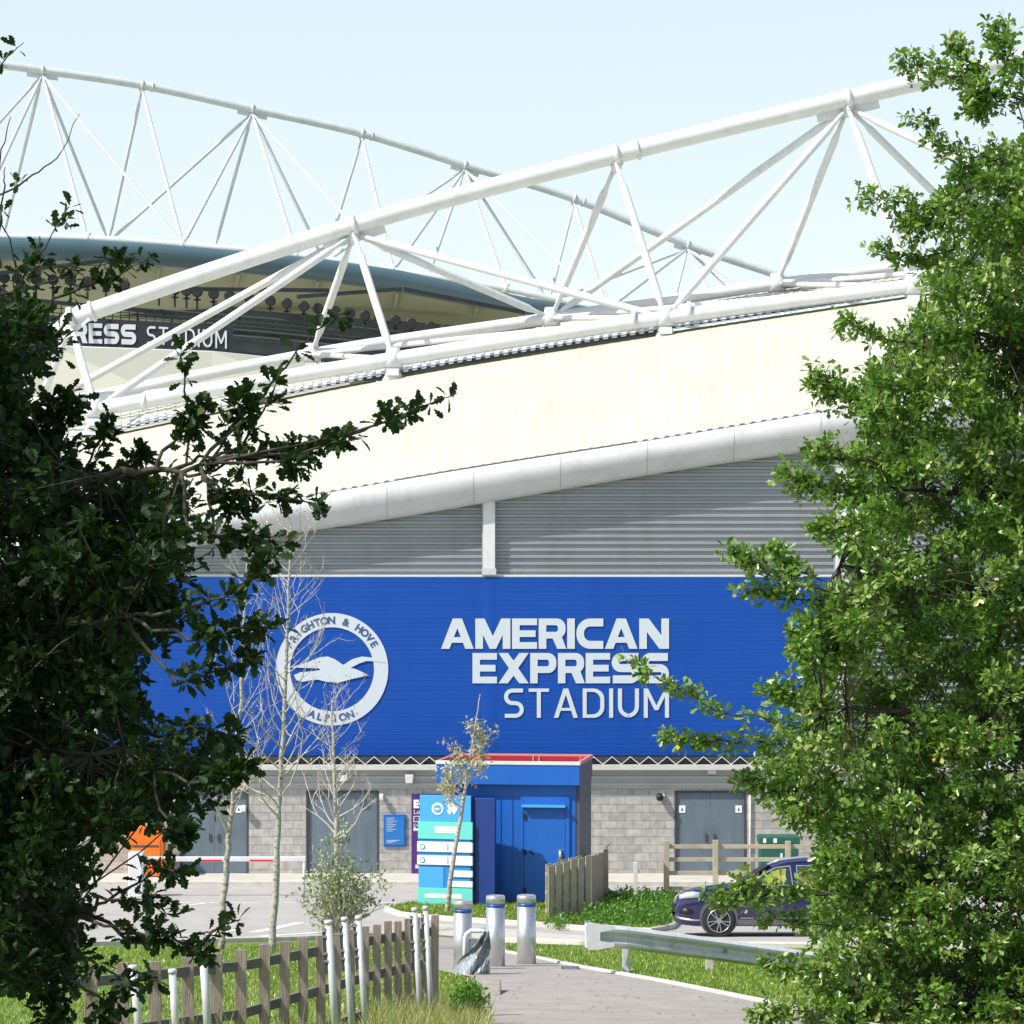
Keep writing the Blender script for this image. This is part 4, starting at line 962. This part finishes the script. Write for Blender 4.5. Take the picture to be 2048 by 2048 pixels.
for xx in (1.30,2.50,3.42): dl.box(xx,xx+.008,-.002,.06,.40,1.02)
dl.build('door_seam',M['black'],ca)
for xx in (2.18,3.18): MB().box(xx,xx+.18,-.018,-.0,.88,.915).build('door_handle',M['chrome'],ca,.006)
mr=MB().box(1.62,1.84,-.20,-.03,1.06,1.19).build('wing_mirror',M['carpaint'],ca,.03); MB().box(1.76,1.82,-.03,.09,1.06,1.11).build('mirror_arm',M['black'],ca)
def blob(name,pts,m): 
    mb=MB(True); mb.sheet(pts); return mb.build(name,m,ca,solid=.012)
blob('headlight',[[Vector((x,L1(ins,x)-.012,z)) for x,z in ((.08,.78),(.2,.80),(.35,.81),(.5,.82))],[Vector((x,L1(ins,x)+.005,z)) for x,z in ((.09,.87),(.2,.92),(.35,.945),(.5,.93))]],mat('headlight_lens',(.6,.63,.7),.1,.3))
blob('bumper_trim',[[Vector((x,L1(ins,x)-.012,z)) for x,z in ((.03,.40),(.1,.36),(.3,.33),(.5,.33))],[Vector((x,L1(ins,x)-.012,z)) for x,z in ((.03,.44),(.1,.40),(.3,.37),(.5,.36))]],M['chrome'])
blob('fog_lamp_surround',[[Vector((x,L1(ins,x)-.01,z)) for x,z in ((.08,.48),(.2,.47),(.35,.47))],[Vector((x,L1(ins,x)-.01,z)) for x,z in ((.08,.58),(.2,.60),(.35,.56))]],M['grille'])
MB().box(-.012,.03,.45,1.35,.5,.68).build('grille',M['grille'],ca,.01)
MB().box(4.30,4.42,.1,.5,.85,1.05).build('tail_light',M['redpaint'],ca,.02)
# ================================================================ TREES
OAK = [(0,0,0),(.18,.09,.02),(.32,.10,.03),(.38,.24,.05),(.52,.15,.04),(.64,.30,.06),(.76,.18,.04),(.88,.20,.03),(1,0,-.06)]
oak_v = [(x,y,z) for x,y,z in OAK]+[(x,-y,z) for x,y,z in OAK[1:-1]]+[(.35,0,-.01),(.7,0,-.03)]
# halves: upper side indices 0..8, lower 9..15, midrib 16,17
oak_f = [(0,16,2,1),(16,4,3,2),(16,17,5,4),(17,6,5),(17,8,7,6),(0,9,10,16),(16,10,11,12),(16,12,13,17),(17,13,14),(17,14,15,8)]
mid_v=[(0,0,0),(.28,.17,.04),(.42,.12,.02),(.66,.27,.06),(1,0,-.05),(.66,-.27,.06),(.42,-.12,.02),(.28,-.17,.04),(.5,0,-.03)]
mid_f=[(0,8,2,1),(8,4,3,2),(0,7,6,8),(8,6,5,4)]
sm_v = [(0,0,0),(.35,.2,.05),(.7,.24,.06),(1,0,-.04),(.7,-.24,.06),(.35,-.2,.05),(.5,0,-.01)]
sm_f = [(0,6,1),(6,2,1),(6,3,2),(0,5,6),(6,5,4),(6,4,3)]
def unit(v): return v/(np.linalg.norm(v,axis=-1,keepdims=True)+1e-9)
def rosettes(cent, dirs, nl, size, bv, bf, m, name, parent, rn=None, upb=.9, spread=.9):
    k=len(cent); pos=np.repeat(cent,nl,0); d=np.repeat(dirs,nl,0)
    X=unit(d*rng.uniform(.1,1.0,(k*nl,1))+rng.normal(0,spread,(k*nl,3)))
    N=unit(rng.normal(0,.6,(k*nl,3))+np.array([0,0,upb])); N=unit(N-X*(N*X).sum(1,keepdims=True))
    S=size*rng.uniform(.6,1.15,k*nl)
    if rn is None: rn=rng.random(k)*.6
    rr_=np.clip(np.repeat(rn,nl)+rng.random(k*nl)*.4,0,1)
    pos=pos+X*rng.uniform(0,.35,(k*nl,1))*size
    return inst(name,bv,bf,pos,X,N,S,m,parent,rr_)
def twigs(pairs, r0, r1, seg=4, sag=.06):
    mb=MB(True)
    for a,b in pairs:
        a=Vector(a); b=Vector(b); d=(b-a).length; m_=a.lerp(b,.5)+Vector((random.uniform(-1,1),random.uniform(-1,1),random.uniform(-.3,1)))*d*sag
        mb.tube([a,m_,b],[r0,(r0+r1)/2,r1],seg,cap=False)
    return mb
def merge(a,b):
    a.add(b.v,b.f); return a
def oak(label, mass, boughs, limbs, Y0, Y1, nclump, per, clr, size, nl, lm, group=None, extra=None, twr=(.012,.004), bv=oak_v, bf=oak_f):
    """crown filled inside an outline seen from the path; boughs = [(pts, radius px, count, depth)]"""
    root=T('oak_tree',label,'tree',group)
    wood=MB(True); nodes=[]
    for pts,r0,r1 in limbs:
        pp=[P(x,y,Y) for x,y,Y in pts]; sp=[]
        for i in range(len(pp)-1):
            for k in range(5): sp.append(pp[i].lerp(pp[i+1],k/5)+Vector((random.gauss(0,.02),random.gauss(0,.02),random.gauss(0,.02)))*(1 if (i or k) else 0))
        sp.append(pp[-1]); wood.tube(sp,[r0+(r1-r0)*i/(len(sp)-1) for i in range(len(sp))],10); nodes+=sp
    # mass clumps
    pl=[(x*1.06,y*1.06) for x,y in mass]; xy=sample_poly(pl,nclump); Yd=rng.uniform(Y0,Y1,nclump)
    cl=np.stack([(xy[:,0]-1024)*Yd/F, Yd, H-(xy[:,1]-YH)*Yd/F],1)
    cr=np.full(nclump,clr); cp=np.full(nclump,per)
    B=[]; pairs=[]
    nd=np.array([tuple(v) for v in nodes])
    for c in cl:
        j=np.argmin(((nd-c)**2).sum(1)*(1+rng.random(len(nd))*.3)); pairs.append((nd[j],c))
    wood=merge(wood,twigs(pairs,twr[0],twr[1],5,.08))
    cent=[]; dirs=[]; rn=[]
    for c in cl:
        k=max(2,int(per*rng.uniform(.5,1.4))); q=rng.normal(0,1,(k,3))*np.array([1,1,.7])*clr
        keep=(np.abs(q)<clr*2.1).all(1); q=q[keep]; cent.append(c+q); dirs.append(unit(q+np.array([0,0,.03]))); rn.append(np.clip(rng.normal(.32,.2)+rng.normal(0,.08,len(q)),0,.62))
    tw=[]
    for c,ce in zip(cl,cent):
        for e in ce[::2]: tw.append((c,e))
    for pts,rad,cnt,Y in boughs:
        pp=[Q(x,y,Y) for x,y in pts]; j=np.argmin(((nd-np.array(pp[0]))**2).sum(1)); st=Vector(nd[j])
        chain=[st]+pp; Ls=[(chain[i+1]-chain[i]).length for i in range(len(chain)-1)]
        rb=.016*Y/38 if Y>25 else .008
        sp=[]
        for i in range(len(chain)-1):
            for k in range(4): sp.append(chain[i].lerp(chain[i+1],k/4)+Vector((random.gauss(0,1),random.gauss(0,1),random.gauss(0,1)))*.03*Ls[i]*(1 if (i or k) else 0))
        sp.append(chain[-1]); wood.tube(sp,[rb*1.3-(rb)*i/(len(sp)-1) for i in range(len(sp))],6)
        R_=rad*1.06*Y/F; n=cnt; tt=rng.random(n)**.8; tot=sum(Ls[1:]) or 1
        ce=[];
        for t in tt:
            s=t*(len(pp)-1); i=min(int(s),len(pp)-2) if len(pp)>1 else 0
            p=pp[i].lerp(pp[i+1],s-i) if len(pp)>1 else pp[0]
            off=rng.normal(0,1,3)*R_*(.75-.35*t); c_=np.array(p)+off; ce.append(c_); tw.append((tuple(p),tuple(c_)))
        ce=np.array(ce); cent.append(ce); dv=np.array(pp[-1]-pp[0] if len(pp)>1 else Vector((0,0,1))); dirs.append(unit(rng.normal(0,.6,(n,3))+unit(dv[None,:]))); rn.append(np.clip(rng.normal(.4,.15,n),0,.6))
    wood=merge(wood,twigs(tw,twr[1],twr[1]*.4,3,.1))
    if extra is not None:
        ec,ed=extra; cent.append(ec); dirs.append(ed); rn.append(rng.random(len(ec))*.5)
    wood.build('trunk',M['bark'],root)
    cent=np.concatenate(cent); dirs=np.concatenate(dirs); rn=np.concatenate(rn)
    rosettes(cent,dirs,nl,size,bv,bf,lm,'crown',root,rn)
    return root
# ---- right oak
massR=[(2130, 150), (2050, 160), (1990, 225), (1905, 260), (1850, 300), (1800, 330), (1775, 400), (1760, 470), (1770, 560), (1700, 640), (1660, 690), (1620, 740), (1640, 800), (1590, 860), (1600, 940), (1590, 1000), (1600, 1080), (1560, 1120), (1506, 1200), (1526, 1260), (1496, 1330), (1506, 1380), (1438, 1430), (1488, 1500), (1528, 1560), (1548, 1640), (1528, 1720), (1548, 1800), (1498, 1880), (1528, 1960), (1508, 2150), (2130, 2150)]
bR=[([(1960, 200), (1850, 165), (1770, 135), (1695, 112)], 26, 95, 27.33), ([(1960, 180), (1900, 110), (1880, 45)], 26, 90, 27.12), ([(1880, 190), (1830, 120), (1790, 80)], 22, 55, 27.41), ([(1850, 180), (1840, 200)], 30, 90, 27.26), ([(1900, 300), (1800, 290), (1720, 215)], 20, 60, 27.55), ([(1830, 400), (1740, 390), (1615, 368)], 22, 60, 27.05), ([(1800, 470), (1720, 490), (1640, 462)], 20, 60, 27.33), ([(1780, 430), (1700, 420)], 26, 80, 27.12), ([(1760, 650), (1660, 640), (1585, 600)], 18, 55, 26.98), ([(1700, 760), (1600, 750), (1535, 712)], 30, 130, 27.19), ([(1640, 870), (1560, 860), (1540, 850)], 26, 90, 26.84), ([(1640, 930), (1540, 920), (1470, 890)], 24, 90, 26.91), ([(1640, 1000), (1530, 990)], 26, 80, 26.7), ([(1640, 1120), (1500, 1110), (1430, 1070), (1375, 1038)], 17, 80, 26.77), ([(1640, 1140), (1500, 1130), (1400, 1110)], 20, 80, 26.91), ([(1560, 1100), (1490, 1070), (1460, 1030)], 20, 55, 26.91), ([(1600, 1230), (1510, 1230)], 24, 90, 26.98), ([(1620, 1390), (1500, 1370), (1360, 1340), (1260, 1290), (1180, 1245)], 13, 75, 26.62), ([(1600, 1420), (1440, 1400), (1340, 1400), (1255, 1390)], 20, 110, 26.84), ([(1560, 1330), (1450, 1300)], 26, 90, 26.98), ([(1540, 1480), (1470, 1500), (1390, 1465)], 20, 80, 26.98), ([(1600, 1540), (1480, 1530)], 26, 110, 26.84), ([(1640, 1700), (1500, 1680), (1400, 1700), (1325, 1690)], 20, 80, 26.55), ([(1500, 1690), (1430, 1670), (1390, 1660)], 17, 30, 26.55), ([(1640, 1650), (1560, 1620)], 26, 90, 26.7), ([(1640, 1760), (1520, 1740), (1440, 1730)], 18, 45, 26.7), ([(1640, 1850), (1520, 1830), (1440, 1820)], 20, 70, 26.62), ([(1640, 1930), (1500, 1900), (1420, 1920)], 20, 80, 26.48), ([(1620, 1980), (1500, 1960), (1440, 1985)], 16, 50, 26.41)]
limR=[([(2420, 2600, 28.4), (2390, 1900, 28.4), (2360, 1300, 28.4), (2330, 700, 28.4), (2300, 200, 28.4), (2260, -200, 28.4)], 0.173, 0.036), ([(2380, 1900, 28.4), (2100, 1750, 27.69), (1800, 1760, 27.33)], 0.065, 0.014), ([(2380, 1700, 28.4), (2150, 1500, 27.69), (1850, 1420, 27.33), (1650, 1420, 27.12)], 0.072, 0.014), ([(2370, 1400, 28.4), (2100, 1200, 28.4), (1850, 1180, 27.69), (1680, 1130, 27.33)], 0.065, 0.014), ([(2350, 1100, 28.4), (2050, 1000, 28.04), (1800, 980, 27.69)], 0.065, 0.014), ([(2340, 850, 28.4), (2100, 720, 27.69), (1850, 640, 27.41)], 0.058, 0.013), ([(2320, 500, 28.4), (2100, 420, 28.4), (1900, 400, 27.69)], 0.05, 0.011), ([(2300, 250, 28.4), (2150, 200, 27.69), (2030, 190, 27.48)], 0.036, 0.01), ([(2380, 2100, 28.4), (2000, 2000, 27.33), (1700, 2020, 26.98)], 0.058, 0.014)]
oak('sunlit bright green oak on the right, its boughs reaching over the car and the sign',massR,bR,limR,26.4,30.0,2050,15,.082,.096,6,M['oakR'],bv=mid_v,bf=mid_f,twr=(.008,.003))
# ---- left oak
massL=[(-160, 560), (5, 575), (55, 600), (100, 650), (55, 700), (35, 770), (45, 830), (135, 860), (178, 860), (258, 900), (348, 930), (328, 1000), (346, 1050), (311, 1090), (326, 1150), (296, 1200), (236, 1260), (256, 1330), (276, 1400), (406, 1420), (436, 1460), (346, 1540), (178, 1580), (163, 1620), (138, 1700), (138, 1780), (135, 1830), (65, 1850), (-160, 1850)]
bL=[([(358, 900), (458, 870), (538, 850), (615, 835)], 13.8, 39, 13.6), ([(578, 845), (640, 830), (700, 805), (740, 790), (800, 765), (862, 742)], 4.8, 12, 13.6), ([(625, 835), (645, 832)], 8.2, 7, 13.5), ([(730, 795), (738, 785)], 5.4, 5, 13.5), ([(398, 920), (498, 930), (568, 945), (608, 958)], 9.5, 19, 13.3), ([(350, 880), (358, 800), (378, 760)], 11.7, 22, 13.8), ([(398, 860), (448, 790), (463, 745)], 12.7, 22, 13.9), ([(458, 840), (498, 770), (523, 720)], 10.9, 15, 14.0), ([(498, 740), (538, 690), (578, 640), (655, 585)], 6.1, 6, 14.2), ([(358, 780), (348, 700), (340, 670)], 4.8, 4, 14.1), ([(538, 870), (568, 880)], 9.5, 11, 13.4), ([(358, 1000), (428, 1020), (478, 1010)], 10.6, 20, 13.2), ([(408, 1010), (498, 1020), (538, 1030)], 6.8, 10, 13.2), ([(418, 930), (448, 960)], 11.7, 17, 13.3), ([(350, 1150), (418, 1130), (478, 1090), (518, 1040)], 10.6, 28, 13.0), ([(360, 1210), (438, 1190), (523, 1180)], 10.6, 28, 13.0), ([(330, 1290), (398, 1270), (478, 1240)], 9.5, 22, 13.1), ([(60, 840), (100, 790), (130, 760)], 30, 60, 14.3), ([(150, 900), (190, 830), (220, 790)], 9.5, 14, 14.2), ([(250, 900), (270, 850)], 10.6, 15, 14.1), ([(300, 1400), (358, 1370), (448, 1390)], 9.5, 20, 13.3), ([(358, 1480), (428, 1460), (468, 1450)], 11.7, 22, 13.2), ([(330, 1560), (348, 1580)], 10.9, 18, 13.3), ([(200, 1700), (300, 1640), (348, 1650)], 10.2, 13, 13.4), ([(200, 1750), (300, 1760), (368, 1790), (398, 1800)], 11.7, 28, 13.2), ([(368, 1790), (418, 1745), (453, 1735)], 6.1, 5, 13.2), ([(200, 1700), (280, 1700), (330, 1730)], 9.5, 15, 13.3), ([(150, 1800), (230, 1850), (300, 1850)], 10.6, 15, 13.4), ([(100, 1830), (90, 1900), (100, 1940)], 24, 34, 13.6), ([(140, 1850), (210, 1900), (180, 1960)], 18, 26, 13.5), ([(20, 560), (60, 500), (80, 470), (130, 390)], 11, 16, 14.6), ([(0, 560), (100, 530), (150, 500), (240, 490)], 8.8, 13, 14.5), ([(100, 560), (200, 530), (290, 480)], 8.2, 12, 14.3), ([(-40, 440), (0, 300), (20, 220)], 4, 1, 16.8), ([(-60, 250), (0, 120), (45, 80)], 5, 3, 17), ([(-60, 400), (60, 330), (110, 300), (150, 215)], 4, 2, 18), ([(0, 500), (8, 350), (10, 315)], 5, 1, 16.8)]
limL=[([(-420,2500,14.6),(-400,1700,14.6),(-380,1100,14.6),(-360,500,14.6),(-340,0,14.8),(-330,-500,15)],.11,.035),([(-400,1900,14.6),(-150,1800,14.2),(150,1820,13.8)],.035,.008),([(-390,1650,14.6),(-50,1500,14),(250,1500,13.6)],.04,.01),([(-380,1300,14.6),(-50,1250,14),(250,1230,13.4)],.04,.01),
 ([(-370,1100,14.6),(0,1000,14.2),(250,950,13.8),(400,930,13.6)],.04,.01),([(-365,850,14.6),(-100,750,14.4),(80,700,14.3)],.035,.008),([(-360,650,14.6),(-150,540,14.6),(-20,560,14.6)],.03,.008),([(-350,350,14.7),(-200,300,15),(-60,300,15)],.02,.005)]
# crown outside the frame that keeps this tree in its own shade
ec=[];
while len(ec)<5500:
    p=np.array([rng.uniform(-7.5,-1.2),rng.uniform(8.5,17.5),rng.uniform(5.6,14.5)])
    c0=np.array([-3.9,13.2,9.9]); 
    if (((p-c0)/np.array([3.4,4.2,4.6]))**2).sum()>1: continue
    sx=1024+p[0]*F/p[1]; sy=YH-(p[2]-H)*F/p[1]
    if sx>-60 and sy>-120: continue
    ec.append(p)
ec=np.array(ec); extra=(ec,unit(ec-np.array([-3.9,13.2,9.9])))
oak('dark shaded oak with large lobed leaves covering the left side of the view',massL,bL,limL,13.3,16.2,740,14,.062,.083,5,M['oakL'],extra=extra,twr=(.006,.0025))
# ---- bare saplings
def sapling(label, base, path, r0, Y, seed, nb, lf, first=.35, blen=.28, lmat='sapleaf', lsz=.05, up=.75, kind='sapling_tree', tmax=1.0):
    random.seed(seed); root=T(kind,label,'tree','young pale trees along the verge')
    pts=[P(x*1.06,y*1.06,Y) for x,y in path]; pts[0].z=zg(Y)-.05
    sp=[]
    for i in range(len(pts)-1):
        for k in range(4): sp.append(pts[i].lerp(pts[i+1],k/4)+Vector((random.gauss(0,.012),random.gauss(0,.012),0)))
    sp.append(pts[-1]); tot=len(sp); Hh_=pts[-1].z-pts[0].z
    tr=MB(True); tr.tube(sp,[r0*(1-.9*(i/(tot-1))**1.1)+.006 for i in range(tot)],8)
    br=MB(True); tips=[]; bs=1.5
    def grow(p,d,l,r,dep):
        n=4; q=[p]; dd=d.copy()
        for k in range(n):
            dd=(dd+Vector((random.gauss(0,.16),random.gauss(0,.16),random.gauss(0,.10)+.13))).normalized(); q.append(q[-1]+dd*l/n)
            if dep>0 and k>0 and random.random()<.8:
                side=Vector((random.gauss(0,1),random.gauss(0,1),random.gauss(.2,.5))).normalized()
                grow(q[-1],(dd*.75+side*.75).normalized(),l*random.uniform(.35,.6),r*.55,dep-1)
        br.tube(q,[r*(1-.7*k/n) for k in range(n+1)],5 if r>.01 else 4,cap=False); tips.append(q[-1]); tips.append(q[2])
    for i in range(nb):
        t=first+(tmax-first)*(i+random.random())/nb; s=t*(tot-1); j=min(int(s),tot-2); p=sp[j].lerp(sp[j+1],s-j)
        a=random.uniform(0,2*math.pi); e=random.uniform(.45,1.1)*up/.75; d=Vector((math.cos(a),math.sin(a),e)).normalized()
        grow(p,d,Hh_*blen*(1.15-t*.75)*random.uniform(.7,1.2),max(.008,r0*.42*(1.1-t)),2)
    tr.build('trunk',M['palebark'],root); br.build('branches',M['paletwig'],root)
    if lf and tips:
        tp=np.array([tuple(v) for v in tips]); sel=tp[rng.integers(0,len(tp),lf)]+rng.normal(0,.07,(lf,3))
        rosettes(sel,unit(rng.normal(0,1,(lf,3))),2,lsz,sm_v,sm_f,M[lmat],'leaves',root,rng.random(lf)*.6)
    return root
sapling('pale bare sapling nearest the left oak, forking low before the grey doors',0,[(417,1790),(422,1700),(429,1600),(436,1540),(448,1400),(456,1250),(462,1120),(468,1000)],.062,50,11,40,110,.34,.19)
sapling('tallest pale bare sapling, between the other two bare ones, rising past the round emblem',0,[(512,1830),(519,1700),(524,1600),(527,1500),(538,1350),(541,1200),(547,1080),(549,985)],.066,49.5,23,46,120,.36,.19)
sapling('bare sapling behind the three galvanised poles, its trunk rising from a pale bush',0,[(645,1765),(641,1690),(635,1600),(632,1500),(628,1400),(626,1320)],.078,59.5,35,34,110,.42,.26)
t4=sapling('small leaning tree with sparse pale leaves in front of the blue and aqua totem',0,[(843,1716),(851,1640),(866,1560),(878,1490),(886,1430),(897,1370),(906,1310)],.06,65.8,48,26,560,.40,.15,lsz=.11,up=.35,tmax=.78)
# ---- pale bush
bu=T('bush','pale green small leaved bush at the foot of the bare sapling behind the metal poles','bush')
k=1000; C=np.array(tuple(Q(640,1690,59))); q=rng.normal(0,1,(k,3)); q=unit(q)*rng.random((k,1))**.5*np.array([.80,.7,.95]); q[:,2]*=np.where(q[:,0]>.3,.6,1)
cc=C+q; ext=np.array([tuple(Q(x,y,59)) for x,y in ((700,1660),(718,1655),(690,1640),(640,1590),(600,1640),(655,1560),(610,1600),(570,1690),(720,1690))]); ce=ext[rng.integers(0,len(ext),120)]+rng.normal(0,.12,(120,3))
allc=np.vstack([cc,ce]); rosettes(allc,unit(allc-C),3,.095,sm_v,sm_f,M['pale'],'foliage',bu,rng.random(len(allc))*.6)
base=Vector((C[0],C[1],zg(C[1]))); twigs([(base,tuple(c)) for c in allc[::7]],.014,.005,4,.12).build('stems',M['paletwig'],bu)

# ================================================================ GRASS
blade_v=[(0,-.5,0),(0,.5,0),(.55,.32,.12),(.55,-.32,.12),(1,0,.42)]; blade_f=[(0,1,2,3),(3,2,4)]
def blades(name,label,poly,n,h,w,m,lift=0,lean=.35,dens=None,parent=None,maxn=None):
    xy=sample_poly(poly,n); z=np.array([zg(y) for y in xy[:,1]])+lift; pos=np.stack([xy[:,0],xy[:,1],z],1)
    X=unit(np.stack([rng.normal(0,lean,n),rng.normal(0,lean,n),np.ones(n)],1)); N=unit(rng.normal(0,1,(n,3)))
    s=h*rng.uniform(.5,1.3,n); S=np.stack([s,np.full(n,w),s],1)
    o=inst(name,blade_v,blade_f,pos,X,unit(N-X*(N*X).sum(1,keepdims=True)),S,m,parent)
    if label: tag(o,label,'grass',None,'stuff')
    return o
gB=[G(1016,1890),G(1160,1895),G(1349,1899),G(2120,1908),G(2120,2140),G(1577,2012),G(1349,1966),G(1160,1933),G(1085,1917),G(1020,1905)]
gC=[G(-250,1903),G(300,1895),G(600,1888),G(760,1880),G(862,1880),G(862,1938),G(930,1958),G(962,1975),G(962,2240),G(-250,2240)]
blades('grass','short green grass on the verge around the kiosk',isl,26000,.075,.022,M['blade'],.10)
blades('grass','bright green grass strip under the crash rail',gB,75000,.065,.018,M['blade'])
blades('grass','bright lawn behind the picket fence on the left',gC,60000,.06,.016,M['blade'])
gD=[G(745,2040),G(790,1975),G(850,1948),G(900,1955),G(955,1985),G(972,2048),G(985,2200),G(700,2240)]
# taller dry tussocks by the end of the picket fence
Yt=26
pt=[((x-1024)*Y/F,Y) for x,Y in ((735,24.0),(740,27.2),(860,28.2),(925,28.2),(972,27),(976,23),(850,22.5),(735,22.5))]
blades('tall_grass','long straw coloured grass at the right end of the picket fence',pt,7000,.27,.008,M['dry'],0,.30)
pt2=[((x-1024)*Y/F,Y) for x,Y in ((250,23.5),(735,24.5),(735,22.3),(250,22.3))]
blades('tall_grass','thin straw grass stems in front of the picket fence',pt2,500,.3,.007,M['dry'],0,.4)
# weeds
def weed(name,label,px,py,Y,rx,rz,n,sz,m='weed',cat='plant'):
    w=T(name,label,cat); C=np.array(tuple(P(px,py,Y))); q=unit(rng.normal(0,1,(n,3)))*rng.random((n,1))**.4*np.array([rx,rx,rz]); c=C+q; c[:,2]=np.maximum(c[:,2],[zg(y)+.03 for y in c[:,1]])
    rosettes(c,unit(q+np.array([0,0,.1])),4,sz,sm_v,sm_f,M[m],'foliage',w,rng.random(n)*.6)
    b=Vector((C[0],C[1],zg(C[1]))); twigs([(b,tuple(x)) for x in c[::5]],.005,.002,3,.1).build('stems',M['bark'],w)
weed('weed_plant','leafy green weed clump on the left edge of the footpath below the grey sheet',940,2005,26,.19,.2,230,.05)
def shrubstrip(name,label,poly,n,h,sz):
    w=T(name,label,'plants'); xy=sample_poly(poly,n); c=np.stack([xy[:,0],xy[:,1],np.array([zg(y) for y in xy[:,1]])+.1+rng.random(n)*h*rng.random(n)],1)
    rosettes(c,unit(rng.normal(0,.5,(n,3))+np.array([0,0,1])),5,sz,sm_v,sm_f,M['weed'],'foliage',w,rng.random(n)*.6)
shrubstrip('ground_cover','dense low leafy plants between the board fence and the parked car',[G(1150,1858),G(1200,1830),G(1215,1802),G(1352,1803),G(1350,1845),G(1330,1862),G(1190,1862)],2600,.35,.09)
bpy.data.objects['ground_cover']['kind']='stuff'
shrubstrip('hedge_plant','low leafy tuft at the foot of the board fence post',[G(1090,1856),G(1120,1848),G(1150,1856),G(1120,1864)],160,.25,.08)
# fallen leaves on the path
lp_=[G(880,1895),G(1010,1906),G(1160,1938),G(1349,1972),G(1577,2020),G(1577,2200),G(985,2200),G(978,1990)]
xy=sample_poly(lp_,260); pz=np.stack([xy[:,0],xy[:,1],np.array([zg(y) for y in xy[:,1]])+.022],1)
lt_=inst('leaf_litter',sm_v,sm_f,pz,unit(np.stack([rng.normal(0,1,260),rng.normal(0,1,260),np.zeros(260)],1)),np.tile(np.array([[.05,.02,1.]]),(260,1)),rng.uniform(.03,.06,260),leafmat('fallen_leaf',[(0,(.10,.06,.02)),(.6,(.22,.15,.05)),(1,(.30,.26,.08))],.05))
tag(lt_,'small fallen leaves scattered over the footpath','leaf litter',None,'stuff')
dc=T('drain_cover','dark rectangular drain cover set in the footpath near the rightmost bollard','drain cover'); a=G(1145,1940)
MB().box(a[0]-.16,a[0]+.10,a[1]-.2,a[1]+.2,zg(a[1])-.05,zg(a[1])+.03).build('cover',M['darktrim'],dc); 
kk=MB()
for i in range(4): kk.box(a[0]-.13,a[0]+.07,a[1]-.16+.1*i,a[1]-.12+.1*i,zg(a[1])+.031,zg(a[1])+.038)
kk.build('cover_bars',M['galvd'],dc)
# pale stone edging by path
st=T('edging_stone','pale stone block at the left edge of the footpath near the weeds','stone'); a=G(985,1990)
MB().box(a[0]-.12,a[0]+.10,a[1]-.9,a[1]+.9,zg(a[1])-.2,zg(a[1])+.06).build('block',M['stone'],st,.02)

# ================================================================ LIGHT, SKY, CAMERA
EL=48; AZ=241
w=bpy.data.worlds.new('World'); scene.world=w; w.use_nodes=True; nt=w.node_tree
sky=nt.nodes.new('ShaderNodeTexSky'); sky.sky_type='NISHITA'; sky.sun_disc=False; sky.sun_elevation=R(EL); sky.sun_rotation=R(AZ)
sky.air_density=1.0; sky.dust_density=1.5; sky.ozone_density=1.0
tc=nt.nodes.new('ShaderNodeTexCoord'); sx=nt.nodes.new('ShaderNodeSeparateXYZ'); mr=nt.nodes.new('ShaderNodeMapRange')
nt.links.new(tc.outputs['Generated'],sx.inputs[0]); nt.links.new(sx.outputs[2],mr.inputs[0])
mr.inputs[1].default_value=.08; mr.inputs[2].default_value=.62; mr.inputs[3].default_value=.78; mr.inputs[4].default_value=0
hz=nt.nodes.new('ShaderNodeMix'); hz.data_type='RGBA'; nt.links.new(mr.outputs[0],hz.inputs[0]); nt.links.new(sky.outputs[0],hz.inputs[6]); hz.inputs[7].default_value=(5.0,5.55,5.5,1)
nt.links.new(hz.outputs[2],nt.nodes['Background'].inputs[0]); nt.nodes['Background'].inputs[1].default_value=.12
sd=bpy.data.lights.new('sun','SUN'); sd.energy=3.7; sd.angle=R(.53); sd.color=(1,.955,.88); so=link(bpy.data.objects.new('sun',sd))
v=Vector((math.sin(R(AZ))*math.cos(R(EL)),math.cos(R(AZ))*math.cos(R(EL)),math.sin(R(EL)))); so.rotation_euler=v.to_track_quat('Z','Y').to_euler()
cd=bpy.data.cameras.new('camera'); cd.sensor_width=36; cd.lens=36*F/2048; cd.shift_y=(YH-1024)/2048; cd.clip_start=.5; cd.clip_end=6000
co=link(bpy.data.objects.new('camera',cd)); co.location=(0,0,H); co.rotation_euler=(R(90),0,0); scene.camera=co
scene.render.resolution_x=1024; scene.render.resolution_y=1024
scene.view_settings.view_transform='Standard'; scene.view_settings.look='None'; scene.view_settings.exposure=.66; scene.view_settings.gamma=1
scene.render.engine='CYCLES'
